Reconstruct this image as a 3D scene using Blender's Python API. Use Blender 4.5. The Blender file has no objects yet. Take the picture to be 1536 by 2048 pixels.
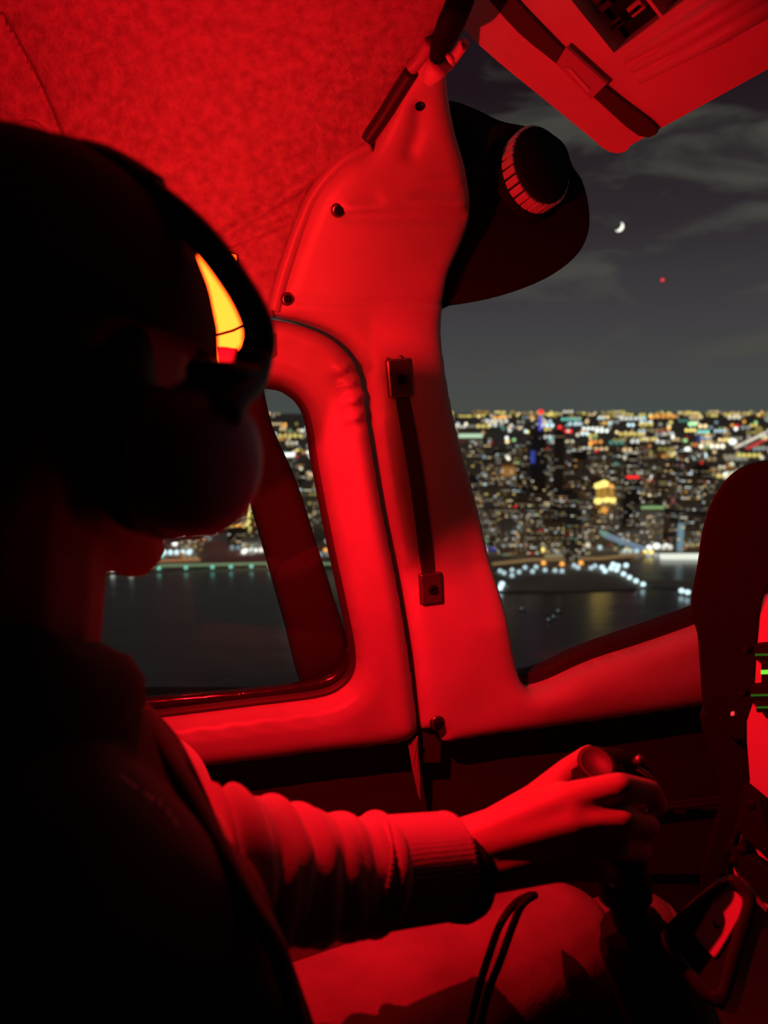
import bpy, bmesh, math, random
import numpy as np
from mathutils import Vector, Matrix

# ------------------------------------------------------------------ camera, sky, exposure
FPX = 1540.0
PITCH = math.radians(7.47)
ALT = 300.0                       # aircraft height above the river
SC = bpy.context.scene
COL = SC.collection

cam = bpy.data.cameras.new('camera')
cam_o = bpy.data.objects.new('camera', cam)
COL.objects.link(cam_o)
cam.sensor_fit = 'VERTICAL'
cam.sensor_height = 24.0
cam.lens = 24.0 * FPX / 2048.0
cam.clip_start = 0.02
cam.clip_end = 120000
cam_o.rotation_euler = (math.pi / 2 - PITCH, 0, 0)
cam.dof.use_dof = True
cam.dof.focus_distance = 1.0
cam.dof.aperture_fstop = 3.2
SC.camera = cam_o

SC.view_settings.view_transform = 'Standard'
SC.view_settings.look = 'None'
SC.view_settings.gamma = 1.0
SC.view_settings.use_curve_mapping = False
SC.view_settings.exposure = 0.0
SC.cycles.max_bounces = 6
SC.cycles.diffuse_bounces = 3
SC.cycles.glossy_bounces = 3
SC.cycles.transparent_max_bounces = 10


def make_world():
    w = bpy.data.worlds.new('night_sky')
    SC.world = w
    w.use_nodes = True
    nt = w.node_tree
    nt.nodes.clear()
    N, L = nt.nodes.new, nt.links.new
    tc = N('ShaderNodeTexCoord')
    sep = N('ShaderNodeSeparateXYZ')
    L(tc.outputs['Generated'], sep.inputs[0])
    ramp = N('ShaderNodeValToRGB')
    el = ramp.color_ramp.elements
    el[0].position = 0.0
    el[0].color = (0.062, 0.074, 0.071, 1)
    el[1].position = 1.0
    el[1].color = (0.006, 0.004, 0.006, 1)
    for p, c in ((0.05, (0.064, 0.064, 0.065, 1)), (0.12, (0.052, 0.047, 0.052, 1)), (0.22, (0.030, 0.023, 0.028, 1)), (0.36, (0.013, 0.007, 0.010, 1))):
        e = el.new(p)
        e.color = c
    mx = N('ShaderNodeMath')
    mx.operation = 'MAXIMUM'
    mx.inputs[1].default_value = 0
    L(sep.outputs['Z'], mx.inputs[0])
    L(mx.outputs[0], ramp.inputs[0])
    mp = N('ShaderNodeMapping')
    mp.inputs['Scale'].default_value = (2.4, 2.4, 7.5)
    mp.inputs['Rotation'].default_value = (0.0, 0.0, 0.6)
    L(tc.outputs['Generated'], mp.inputs[0])
    nz = N('ShaderNodeTexNoise')
    nz.inputs['Scale'].default_value = 2.0
    nz.inputs['Detail'].default_value = 5
    nz.inputs['Roughness'].default_value = 0.55
    nz.inputs['Distortion'].default_value = 0.5
    L(mp.outputs[0], nz.inputs['Vector'])
    cr = N('ShaderNodeValToRGB')
    cr.color_ramp.elements[0].position = 0.46
    cr.color_ramp.elements[0].color = (0, 0, 0, 1)
    cr.color_ramp.elements[1].position = 0.60
    cr.color_ramp.elements[1].color = (1, 1, 1, 1)
    L(nz.outputs['Fac'], cr.inputs[0])
    mix = N('ShaderNodeMix')
    mix.data_type = 'RGBA'
    mix.inputs['B'].default_value = (0.072, 0.070, 0.060, 1)
    mu = N('ShaderNodeMath')
    mu.operation = 'MULTIPLY'
    mu.inputs[1].default_value = 0.75
    L(cr.outputs[0], mu.inputs[0])
    L(mu.outputs[0], mix.inputs['Factor'])
    L(ramp.outputs[0], mix.inputs['A'])
    bg = N('ShaderNodeBackground')
    L(mix.outputs['Result'], bg.inputs[0])
    out = N('ShaderNodeOutputWorld')
    L(bg.outputs[0], out.inputs[0])


make_world()

# ------------------------------------------------------------------ picture geometry -> metres
CR, SR = math.cos(PITCH), math.sin(PITCH)


def rays(u, v):
    x = (np.asarray(u, float) - 768) / FPX
    y = (1024 - np.asarray(v, float)) / FPX
    return np.stack([x, CR + y * SR, -SR + y * CR], -1)


def px(u, v, d):
    """a point seen at (u, v), d metres deep"""
    return Vector(rays(u, v) * d)


YAW = math.radians(15)
WN = np.array([math.sin(YAW), -math.cos(YAW), 0.0])      # door wall normal, into the cabin
WF = np.array([math.cos(YAW), math.sin(YAW), 0.0])       # along the door wall, forwards
D0, Z0, RR = 1.06, 0.10, 0.33


def shell(P):
    w = P @ WN + D0
    z = P[..., 2] - Z0
    curve = RR - np.hypot(np.maximum(z, 0), RR - np.minimum(w, RR))
    return np.where(z <= 0, w, np.where(w < RR, curve, RR - z))


def on_shell(u, v, off=0.0):
    r = rays(u, v)
    lo = np.zeros(r.shape[:-1])
    hi = np.full(r.shape[:-1], 4.0)
    for _ in range(40):
        m = (lo + hi) / 2
        inside = shell(r * m[..., None]) > 0
        lo = np.where(inside, m, lo)
        hi = np.where(inside, hi, m)
    P = r * lo[..., None]
    e = 1e-4
    g = np.stack([(shell(P + np.eye(3)[k] * e) - shell(P - np.eye(3)[k] * e)) for k in range(3)], -1)
    g /= np.linalg.norm(g, axis=-1, keepdims=True) + 1e-12
    off = np.asarray(off, float)
    return P + g * (off[..., None] if off.ndim else off), g


def sp(u, v, off=0.0):
    P, g = on_shell(np.array([u], float), np.array([v], float), np.array([off], float))
    return Vector(P[0]), Vector(g[0])


def on_plane(u, v, P0, n):
    r = rays(u, v)
    n = np.array(n, float)
    t = (np.array(P0, float) @ n) / (r @ n)
    return r * t[..., None]


def ground(u, v, z=0.0):
    r = rays(u, v)
    return Vector(r * ((-ALT + z) / r[2]))


def smooth(pts, n=5, closed=True):
    p = np.array(pts, float)
    m = len(p)
    out = []
    for i in range(m if closed else m - 1):
        if closed:
            a, b, c, d = p[(i - 1) % m], p[i], p[(i + 1) % m], p[(i + 2) % m]
        else:
            a, b, c, d = p[max(i - 1, 0)], p[i], p[i + 1], p[min(i + 2, m - 1)]
        for k in range(n):
            t = k / n
            out.append(0.5 * (2 * b + (c - a) * t + (2 * a - 5 * b + 4 * c - d) * t * t + (3 * b - a - 3 * c + d) * t ** 3))
    if not closed:
        out.append(p[-1])
    return np.array(out)


def seg_dist(P, poly, closed=True):
    """distance of points to a polyline"""
    best = np.full(len(P), 1e9)
    m = len(poly)
    for i in range(m if closed else m - 1):
        a, b = poly[i], poly[(i + 1) % m]
        ab = b - a
        t = np.clip(((P - a) @ ab) / (ab @ ab + 1e-12), 0, 1)
        q = P - a - t[:, None] * ab
        best = np.minimum(best, q[:, 0] ** 2 + q[:, 1] ** 2)
    return np.sqrt(best)


def inside(P, poly):
    c = np.zeros(len(P), bool)
    m = len(poly)
    x, y = P[:, 0], P[:, 1]
    for i in range(m):
        x1, y1 = poly[i]
        x2, y2 = poly[(i + 1) % m]
        if y1 == y2:
            continue
        k = ((y1 > y) != (y2 > y)) & (x < (x2 - x1) * (y - y1) / (y2 - y1) + x1)
        c ^= k
    return c


# ------------------------------------------------------------------ materials
def mat(name, color, rough=0.6, metal=0.0, emit=None, strength=1.0, bump=None, var=None, coat=0.0, spec=0.5, sheen=0.0):
    m = bpy.data.materials.new(name)
    m.use_nodes = True
    nt = m.node_tree
    b = nt.nodes['Principled BSDF']
    N, L = nt.nodes.new, nt.links.new
    b.inputs['Base Color'].default_value = (*color, 1)
    b.inputs['Roughness'].default_value = rough
    b.inputs['Metallic'].default_value = metal
    b.inputs['Specular IOR Level'].default_value = spec
    b.inputs['Coat Weight'].default_value = coat
    b.inputs['Coat Roughness'].default_value = 0.08
    if sheen:
        b.inputs['Sheen Weight'].default_value = sheen
    if emit:
        b.inputs['Emission Color'].default_value = (*emit, 1)
        b.inputs['Emission Strength'].default_value = strength
    if bump or var:
        tc = N('ShaderNodeTexCoord')
    if var:
        sc, amt = var
        nz = N('ShaderNodeTexNoise')
        nz.inputs['Scale'].default_value = sc
        nz.inputs['Detail'].default_value = 5
        L(tc.outputs['Object'], nz.inputs['Vector'])
        mr = N('ShaderNodeMapRange')
        mr.inputs['From Min'].default_value = 0.3
        mr.inputs['From Max'].default_value = 0.7
        mr.inputs['To Min'].default_value = 1 - amt
        mr.inputs['To Max'].default_value = 1 + amt
        L(nz.outputs['Fac'], mr.inputs['Value'])
        mx = N('ShaderNodeVectorMath')
        mx.operation = 'SCALE'
        mx.inputs[0].default_value = color
        L(mr.outputs[0], mx.inputs['Scale'])
        L(mx.outputs[0], b.inputs['Base Color'])
    if bump:
        prev = None
        for sc, st, dist in bump:
            nz = N('ShaderNodeTexNoise')
            nz.inputs['Scale'].default_value = sc
            nz.inputs['Detail'].default_value = 4
            L(tc.outputs['Object'], nz.inputs['Vector'])
            bp = N('ShaderNodeBump')
            bp.inputs['Strength'].default_value = st
            bp.inputs['Distance'].default_value = dist
            L(nz.outputs['Fac'], bp.inputs['Height'])
            if prev:
                L(prev.outputs[0], bp.inputs['Normal'])
            prev = bp
        L(prev.outputs[0], b.inputs['Normal'])
    return m


def glow(name, color, strength, sampled=False):
    m = bpy.data.materials.new(name)
    m.use_nodes = True
    nt = m.node_tree
    nt.nodes.clear()
    e = nt.nodes.new('ShaderNodeEmission')
    e.inputs[0].default_value = (*color, 1)
    e.inputs[1].default_value = strength
    o = nt.nodes.new('ShaderNodeOutputMaterial')
    nt.links.new(e.outputs[0], o.inputs[0])
    if not sampled:
        m.cycles.emission_sampling = 'NONE'
    return m


def glass_mat(name, tint=(0.96, 0.97, 0.96), refl=1.0):
    m = bpy.data.materials.new(name)
    m.use_nodes = True
    nt = m.node_tree
    nt.nodes.clear()
    N, L = nt.nodes.new, nt.links.new
    t = N('ShaderNodeBsdfTransparent')
    t.inputs[0].default_value = (*tint, 1)
    g = N('ShaderNodeBsdfGlossy')
    g.inputs['Roughness'].default_value = 0.03
    g.inputs['Color'].default_value = (refl, refl, refl, 1)
    fr = N('ShaderNodeFresnel')
    fr.inputs[0].default_value = 1.25
    mx = N('ShaderNodeMixShader')
    L(fr.outputs[0], mx.inputs[0])
    L(t.outputs[0], mx.inputs[1])
    L(g.outputs[0], mx.inputs[2])
    o = N('ShaderNodeOutputMaterial')
    L(mx.outputs[0], o.inputs[0])
    return m


M = {}
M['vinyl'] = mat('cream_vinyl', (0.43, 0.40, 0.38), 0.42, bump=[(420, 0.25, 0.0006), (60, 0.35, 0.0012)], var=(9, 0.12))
M['liner'] = mat('headliner_cloth', (0.36, 0.34, 0.33), 0.7, bump=[(130, 0.9, 0.0030), (420, 0.35, 0.0010)], var=(85, 0.26))
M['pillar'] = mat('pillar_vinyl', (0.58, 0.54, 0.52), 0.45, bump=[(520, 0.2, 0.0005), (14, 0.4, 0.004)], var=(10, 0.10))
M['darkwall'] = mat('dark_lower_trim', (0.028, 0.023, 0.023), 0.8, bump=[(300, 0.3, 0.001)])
M['rubber'] = mat('black_rubber', (0.03, 0.026, 0.026), 0.55)
M['black'] = mat('matt_black_plastic', (0.008, 0.006, 0.006), 0.7, bump=[(900, 0.2, 0.0003)], spec=0.12)
M['visor'] = mat('visor_plastic', (0.014, 0.010, 0.010), 0.8, spec=0.15)
M['knob'] = mat('knob_plastic', (0.85, 0.80, 0.80), 0.5)
M['gloss'] = mat('glossy_black', (0.02, 0.016, 0.018), 0.16, coat=0.6)
M['metal'] = mat('worn_steel', (0.32, 0.30, 0.30), 0.35, metal=0.85, bump=[(200, 0.15, 0.0005)])
M['brass'] = mat('screw_steel', (0.28, 0.25, 0.25), 0.3, metal=0.9)
M['strap'] = mat('nylon_strap', (0.050, 0.035, 0.035), 0.7, bump=[(700, 0.3, 0.0004)])
M['post'] = mat('reflection_and_pocket', (0.032, 0.026, 0.026), 0.7, spec=0.2)  # pocket edges, and the strip imitating the pillar's reflection
M['console'] = mat('console_paint', (0.74, 0.71, 0.69), 0.45, bump=[(60, 0.15, 0.001)], var=(12, 0.08))
M['panelface'] = mat('panel_paint', (0.55, 0.52, 0.52), 0.5)
M['plate'] = mat('label_plate', (0.55, 0.45, 0.50), 0.35)
M['cap'] = mat('cap_cotton', (0.07, 0.055, 0.055), 0.9, bump=[(500, 0.3, 0.0006)])
M['headset'] = mat('headset_plastic', (0.030, 0.024, 0.030), 0.45)
M['cup'] = mat('ear_cup_sheen', (0.55, 0.25, 0.60), 0.4)  # purple sheen of the cup put into its base colour
M['hair'] = mat('dark_hair', (0.03, 0.02, 0.015), 0.6, bump=[(300, 0.6, 0.001)])
M['skin'] = mat('skin', (0.34, 0.25, 0.21), 0.55, bump=[(160, 0.22, 0.0008), (30, 0.2, 0.002)], var=(40, 0.06))
M['sweat'] = mat('grey_sweatshirt', (0.30, 0.28, 0.275), 0.9, bump=[(380, 0.35, 0.0007), (45, 0.25, 0.002)], sheen=0.2)
M['vest'] = mat('dark_vest', (0.05, 0.042, 0.045), 0.85, bump=[(250, 0.3, 0.001)])
M['jeans'] = mat('denim', (0.17, 0.14, 0.14), 0.9, bump=[(420, 0.4, 0.0008), (24, 0.5, 0.004)], var=(14, 0.25))
M['print'] = mat('purple_print', (0.65, 0.35, 0.75), 0.6)
M['grip'] = mat('grip_cap', (0.014, 0.010, 0.011), 0.45, spec=0.25)
M['glass'] = glass_mat('window_glass')
M['shade'] = mat('dark_cabin', (0.05, 0.045, 0.045), 0.8)


# ------------------------------------------------------------------ object helpers
def link(name, me, m=None, parent=None, smooth_shade=False):
    o = bpy.data.objects.new(name, me)
    COL.objects.link(o)
    if m is not None:
        me.materials.append(m)
    if parent:
        o.parent = parent
        o.matrix_parent_inverse = Matrix.Translation(-parent.location) if parent.type == 'EMPTY' else Matrix()
    if smooth_shade:
        for p in me.polygons:
            p.use_smooth = True
    return o


def from_py(name, v, f, m=None, parent=None, smooth_shade=False):
    me = bpy.data.meshes.new(name)
    me.from_pydata([tuple(map(float, x)) for x in v], [], [list(map(int, x)) for x in f])
    me.validate()
    bm = bmesh.new()
    bm.from_mesh(me)
    bmesh.ops.recalc_face_normals(bm, faces=bm.faces)
    bm.to_mesh(me)
    bm.free()
    return link(name, me, m, parent, smooth_shade)


def from_bm(name, bm, m=None, parent=None, smooth_shade=False):
    bmesh.ops.recalc_face_normals(bm, faces=bm.faces)
    me = bpy.data.meshes.new(name)
    bm.to_mesh(me)
    bm.free()
    return link(name, me, m, parent, smooth_shade)


def empty(name, loc=(0, 0, 0)):
    o = bpy.data.objects.new(name, None)
    o.empty_display_size = 0.05
    o.location = loc
    COL.objects.link(o)
    return o


def tag(o, label, cat=None, group=None, kind=None):
    if label:
        o['label'] = label
    if cat:
        o['category'] = cat
    if group:
        o['group'] = group
    if kind:
        o['kind'] = kind
    return o


def tube_mesh(path, rad, n=10, disp=None, cap=True, flat=1.0, up=None):
    """vertices and faces of a tube; rad a number or list; disp(i, ang, t) scales the radius; flat squashes one axis"""
    path = [Vector(p) for p in path]
    m = len(path)
    rad = [rad] * m if not hasattr(rad, '__len__') else list(rad)
    V, F = [], []
    ref = Vector(up) if up is not None else None
    for i, p in enumerate(path):
        t = (path[min(i + 1, m - 1)] - path[max(i - 1, 0)]).normalized()
        if ref is None:
            ref = t.orthogonal()
        a = (ref - t * ref.dot(t)).normalized()
        b = t.cross(a)
        if up is None:
            ref = a
        for k in range(n):
            an = 2 * math.pi * k / n
            r = rad[i] * (disp(i / (m - 1), an) if disp else 1.0)
            V.append(p + a * (math.cos(an) * r) + b * (math.sin(an) * r * flat))
    for i in range(m - 1):
        for k in range(n):
            F.append((i * n + k, i * n + (k + 1) % n, (i + 1) * n + (k + 1) % n, (i + 1) * n + k))
    if cap:
        F.append(tuple(range(n))[::-1])
        F.append(tuple((m - 1) * n + k for k in range(n)))
    return V, F


def tube(name, path, rad, m, parent=None, n=10, **kw):
    V, F = tube_mesh(path, rad, n, **kw)
    return from_py(name, V, F, m, parent, True)


def spath(pts, n=6):
    """smooth 3D path"""
    return [Vector(p) for p in smooth([tuple(p) for p in pts], n, closed=False)]


def slab(name, pts, back, m, parent=None, bevel=0.0, seg=2):
    """a flat outline (3D points) given depth along the vector back"""
    bm = bmesh.new()
    a = [bm.verts.new(p) for p in pts]
    f = bm.faces.new(a)
    r = bmesh.ops.extrude_face_region(bm, geom=[f])
    bmesh.ops.translate(bm, verts=[x for x in r['geom'] if isinstance(x, bmesh.types.BMVert)], vec=back)
    o = from_bm(name, bm, m, parent)
    if bevel:
        b = o.modifiers.new('edge', 'BEVEL')
        b.width = bevel
        b.segments = seg
        b.limit_method = 'ANGLE'
        b.angle_limit = math.radians(35)
    return o


def box_bm(bm, c, X, Y, Z):
    """box with half vectors"""
    c, X, Y, Z = map(Vector, (c, X, Y, Z))
    vs = [bm.verts.new(c + X * i + Y * j + Z * k) for i in (-1, 1) for j in (-1, 1) for k in (-1, 1)]
    for q in ((0, 1, 3, 2), (4, 6, 7, 5), (0, 4, 5, 1), (2, 3, 7, 6), (0, 2, 6, 4), (1, 5, 7, 3)):
        bm.faces.new([vs[i] for i in q])


def box(name, c, X, Y, Z, m, parent=None, bevel=0.0):
    bm = bmesh.new()
    box_bm(bm, c, X, Y, Z)
    o = from_bm(name, bm, m, parent)
    if bevel:
        b = o.modifiers.new('edge', 'BEVEL')
        b.width = bevel
        b.segments = 2
    return o


def disc_stack(name, c, axis, prof, m, parent=None, n=24, sx=1.0, side=None, ripple=None):
    """a lathe: prof is a list of (radius, height along axis); sx squashes along side"""
    c, ax = Vector(c), Vector(axis).normalized()
    a = Vector(side).normalized() if side is not None else ax.orthogonal().normalized()
    a = (a - ax * a.dot(ax)).normalized()
    b = ax.cross(a)
    V, F = [], []
    for r, h in prof:
        for k in range(n):
            an = 2 * math.pi * k / n
            q = r * (ripple(an, h) if ripple else 1)
            V.append(c + ax * h + a * (math.cos(an) * q * sx) + b * (math.sin(an) * q))
    m_ = len(prof)
    for i in range(m_ - 1):
        for k in range(n):
            F.append((i * n + k, i * n + (k + 1) % n, (i + 1) * n + (k + 1) % n, (i + 1) * n + k))
    F.append(tuple(range(n)))
    F.append(tuple((m_ - 1) * n + k for k in range(n)))
    return from_py(name, V, F, m, parent, True)


def panel(name, outline, holes, m, hfun=None, step=8, thick=0.03, off=0.0, parent=None, sub=5):
    """upholstered panel on the cabin shell: outline and holes are smooth closed loops; hfun(u, v, sd) lifts it (metres)"""
    outs = [smooth(outline, sub)] + [smooth(h, sub) for h in holes]
    lo, hi = outs[0].min(0) - 2 * step, outs[0].max(0) + 2 * step
    us, vs = np.arange(lo[0], hi[0], step), np.arange(lo[1], hi[1], step)
    U, W = np.meshgrid(us, vs)
    P = np.stack([U.ravel(), W.ravel()], 1)
    sd = np.full(len(P), 1e9)
    ins = inside(P, outs[0])
    for k, o in enumerate(outs):
        sd = np.minimum(sd, seg_dist(P, o))
        if k:
            ins &= ~inside(P, o)
    sd = np.where(ins, sd, -sd)
    S = sd.reshape(U.shape)
    nu, nv = len(us), len(vs)
    verts, idx, faces, border = [], {}, [], []

    def gv(i, j):
        k = (i, j)
        if k not in idx:
            idx[k] = len(verts)
            verts.append((us[i], vs[j]))
        return idx[k]

    def ev(i, j, i2, j2):
        k = (i, j, i2, j2) if (i, j) < (i2, j2) else (i2, j2, i, j)
        if k not in idx:
            a, b = S[j, i], S[j2, i2]
            t = a / (a - b)
            t = min(max(t, 0.02), 0.98)
            idx[k] = len(verts)
            verts.append((us[i] + (us[i2] - us[i]) * t, vs[j] + (vs[j2] - vs[j]) * t))
        return idx[k]
    act = (S[:-1, :-1] > 0) | (S[1:, :-1] > 0) | (S[:-1, 1:] > 0) | (S[1:, 1:] > 0)
    for j, i in zip(*np.nonzero(act)):
        cs = [(i, j), (i + 1, j), (i + 1, j + 1), (i, j + 1)]
        poly, cross = [], []
        for k in range(4):
            a, b = cs[k], cs[(k + 1) % 4]
            ia, ib = S[a[1], a[0]] > 0, S[b[1], b[0]] > 0
            if ia:
                poly.append(gv(*a))
            if ia != ib:
                e = ev(*a, *b)
                poly.append(e)
                cross.append(e)
        if len(poly) >= 3:
            faces.append(poly)
            if len(cross) == 2:
                border.append(cross)
    uv = np.array(verts)
    sdv = np.full(len(uv), 1e9)
    for o in outs:
        sdv = np.minimum(sdv, seg_dist(uv, o))
    h = np.full(len(uv), off) + (hfun(uv[:, 0], uv[:, 1], sdv) if hfun else 0)
    top, _ = on_shell(uv[:, 0], uv[:, 1], h)
    V = list(top)
    bmap = {}
    base, _ = on_shell(uv[:, 0], uv[:, 1], np.full(len(uv), off - thick))
    for a, b in border:
        for q in (a, b):
            if q not in bmap:
                bmap[q] = len(V)
                V.append(base[q])
        faces.append((a, b, bmap[b], bmap[a]))
    return from_py(name, V, faces, m, parent, True)


def fillet(sd, wid, rad):
    t = np.clip(sd / wid, 0, 1)
    return rad * np.sqrt(np.maximum(1 - (1 - t) ** 2, 0))


def ridge(u, v, line, wid, amt, sharp=False):
    d = seg_dist(np.stack([u, v], 1), np.array(line, float), closed=False)
    return amt * np.exp(-(d / wid) ** 2) if not sharp else amt * np.clip(1 - d / wid, 0, 1)


def blob(name, caps, m, voxel=0.004, parent=None, smooth_it=6, squash=None):
    """one continuous skin over tapered capsules (p, r, q, s)"""
    bm = bmesh.new()
    for p, r, q, s in caps:
        p, q = Vector(p), Vector(q)
        t = bmesh.new()
        for c, rad in ((p, r), (q, s)):
            bmesh.ops.create_uvsphere(t, u_segments=14, v_segments=9, radius=rad, matrix=Matrix.Translation(c))
        hull = bmesh.ops.convex_hull(t, input=t.verts)
        bmesh.ops.delete(t, geom=[g for g in hull['geom_interior'] + hull['geom_unused'] if isinstance(g, bmesh.types.BMVert)], context='VERTS')
        tm = bpy.data.meshes.new('tmp')
        t.to_mesh(tm)
        t.free()
        bm.from_mesh(tm)
        bpy.data.meshes.remove(tm)
    me = bpy.data.meshes.new(name)
    bm.to_mesh(me)
    bm.free()
    o = bpy.data.objects.new(name, me)
    COL.objects.link(o)
    r = o.modifiers.new('r', 'REMESH')
    r.mode = 'VOXEL'
    r.voxel_size = voxel
    if smooth_it:
        s = o.modifiers.new('s', 'SMOOTH')
        s.iterations = smooth_it
        s.factor = 0.5
    dg = bpy.context.evaluated_depsgraph_get()
    me2 = bpy.data.meshes.new_from_object(o.evaluated_get(dg))
    bpy.data.objects.remove(o)
    bpy.data.meshes.remove(me)
    me2.name = name
    me2.materials.clear()
    return link(name, me2, m, parent, True)


# ------------------------------------------------------------------ the cabin shell
SEAM = [(540, 640), (600, 652), (655, 675), (698, 715), (722, 775), (733, 850), (758, 1000), (788, 1150), (813, 1300), (832, 1450)]
HOLE_1 = [(-650, 690), (0, 735), (400, 757), (540, 764), (585, 780), (612, 808), (627, 850), (637, 920), (668, 1080), (698, 1220), (713, 1300),
          (712, 1345), (690, 1378), (640, 1400), (500, 1418), (300, 1443), (-650, 1560)]


def door_height(u, v, sd):
    h = fillet(sd, 42, 0.026)
    # wrinkles where the vinyl is pulled round the corner of the door
    for k, (a, b) in enumerate((((672, 748), (700, 728)), ((684, 775), (715, 758)), ((692, 805), (724, 790)), ((700, 838), (730, 826)))):
        h = h + ridge(u, v, [a, b], 9, 0.008 if k % 2 == 0 else 0.004)
        h = h + ridge(u, v, [(a[0] - 6, a[1] + 14), (b[0] - 6, b[1] + 14)], 8, -0.010)
    h = h + ridge(u, v, [(545, 655), (600, 668), (650, 700), (690, 760), (705, 850), (730, 1000), (760, 1150), (790, 1300), (806, 1440)], 26, 0.008)
    # stepped seal land round the pane
    hole = smooth(HOLE_1, 5)
    d = seg_dist(np.stack([u, v], 1), hole)
    h = h - 0.010 * np.clip(1 - d / 18, 0, 1) - 0.003 * np.exp(-((d - 26) / 4) ** 2)
    return h


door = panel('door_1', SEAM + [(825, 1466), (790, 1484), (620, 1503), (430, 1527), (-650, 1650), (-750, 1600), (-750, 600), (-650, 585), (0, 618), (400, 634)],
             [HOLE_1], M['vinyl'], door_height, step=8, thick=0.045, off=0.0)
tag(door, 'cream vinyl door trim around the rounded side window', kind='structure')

PIL = [(556, 630), (610, 642), (668, 665), (712, 704), (738, 768), (748, 850), (772, 1000), (802, 1150), (826, 1300), (836, 1400), (843, 1458), (852, 1455), (868, 1460), (880, 1464), (890, 1482),
       (1000, 1465), (1200, 1438), (1395, 1410), (1950, 1330), (2000, 1250), (1950, 1050), (1390, 1262), (1200, 1326), (1110, 1366), (1068, 1378), (1044, 1368), (1030, 1330),
       (1010, 1220), (985, 1120), (958, 1000), (925, 880), (905, 790), (891, 700), (886, 620), (893, 548), (922, 480), (938, 420), (930, 340), (908, 260), (894, 180),
       (893, 110), (905, 80), (930, 40), (900, 10), (868, 60), (835, 105), (800, 170), (742, 282), (690, 312), (635, 372), (603, 445), (578, 520), (552, 610)]


def pillar_height(u, v, sd):
    h = fillet(sd, 34, 0.018)
    h = h + 0.014 * np.exp(-((u - (640 + (v - 300) * 0.45)) / 150) ** 2) * np.exp(-((v - 380) / 220) ** 2)
    h = h + ridge(u, v, [(585, 600), (720, 606), (885, 604)], 6, -0.0045)
    h = h + ridge(u, v, [(585, 618), (720, 622), (885, 618)], 8, 0.002)
    h = h + ridge(u, v, [(690, 398), (800, 385), (915, 392)], 14, 0.009)
    h = h + ridge(u, v, [(690, 420), (800, 424), (915, 430)], 12, -0.007)
    h = h + ridge(u, v, [(760, 372), (840, 350), (910, 345)], 12, 0.007)
    h = h + ridge(u, v, [(835, 200), (832, 245), (815, 290)], 16, -0.008)
    h = h + ridge(u, v, [(758, 850), (782, 1000), (805, 1120)], 10, 0.006)
    # broad hollow towards the screen side of the pillar
    h = h - 0.018 * np.exp(-((u - (905 + (v - 700) * 0.14)) / 55) ** 2) * np.clip((v - 560) / 100, 0, 1) * np.clip((1250 - v) / 120, 0, 1)
    h = h + 0.010 * np.exp(-((v - (1420 - (u - 900) * 0.14)) / 45) ** 2) * np.clip((u - 960) / 120, 0, 1)
    return h


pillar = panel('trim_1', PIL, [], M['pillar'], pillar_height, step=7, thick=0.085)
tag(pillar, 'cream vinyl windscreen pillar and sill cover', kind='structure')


def ceil_height(u, v, sd):
    h = fillet(sd, 20, 0.008)
    h = h + ridge(u, v, [(0, 22), (30, 75), (62, 135), (95, 205), (118, 262), (126, 300)], 6, -0.012)
    h = h + 0.006 * np.clip(((126 - u) - (300 - v) * 0.45) / 60, 0, 1)
    h = h + ridge(u, v, [(380, 520), (470, 452), (600, 360), (760, 245)], 13, 0.011)
    h = h + ridge(u, v, [(380, 515), (500, 470), (620, 420), (660, 400)], 10, 0.009)
    h = h + ridge(u, v, [(390, 530), (560, 455), (640, 400)], 9, -0.003)
    return h


ceiling = panel('ceiling', [(-750, -760), (800, -760), (2200, -760), (2250, -500), (2200, -300), (1500, -220), (1050, -90), (930, -10), (888, 36), (835, 108), (797, 165), (738, 276), (685, 306), (628, 368),
                            (596, 440), (571, 515), (546, 604), (535, 640), (400, 650), (0, 640), (-700, 610)], [], M['liner'], ceil_height, step=7, thick=0.02)
tag(ceiling, 'cloth headliner', kind='structure')

# dark lower wall under the trims
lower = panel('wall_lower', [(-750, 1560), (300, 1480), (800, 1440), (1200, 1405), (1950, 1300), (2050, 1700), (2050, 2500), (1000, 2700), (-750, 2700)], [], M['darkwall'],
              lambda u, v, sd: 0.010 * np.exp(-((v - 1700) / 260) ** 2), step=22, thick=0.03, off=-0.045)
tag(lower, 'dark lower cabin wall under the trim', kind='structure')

# the rest of the cabin behind and around the photographer
def quad(name, pts, m, label):
    V = [Vector(p) for p in pts]
    n = (V[1] - V[0]).cross(V[2] - V[0]).normalized() * 0.02
    o = slab(name, V, n, m)
    return tag(o, label, kind='structure')


quad('floor', [(-2.4, -1.6, -0.98), (2.6, -1.6, -0.98), (2.6, 2.6, -0.98), (-2.4, 2.6, -0.98)], M['shade'], 'dark cabin floor')
quad('wall_back', [(-2.4, -1.5, -1.0), (-2.4, -1.5, 0.46), (1.9, -1.5, 0.46), (1.9, -1.5, -1.0)], M['shade'], 'dark rear bulkhead')
quad('wall_right', [(1.9, -1.5, -1.0), (1.9, -1.5, 0.46), (1.9, 1.4, 0.46), (1.9, 1.4, -1.0)], M['shade'], 'dark far side wall')
a_ = sp(-720, 600)[0]
quad('wall_left', [(a_.x, a_.y, -1.0), (a_.x, a_.y, 0.46), (-2.4, -1.5, 0.46), (-2.4, -1.5, -1.0)], M['shade'], 'dark rear side wall')
quad('ceiling_rear', [(-2.4, -1.6, 0.455), (2.0, -1.6, 0.455), (2.0, 0.46, 0.455), (-1.9, 0.46, 0.455)], M['shade'], 'dark rear headliner')

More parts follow.
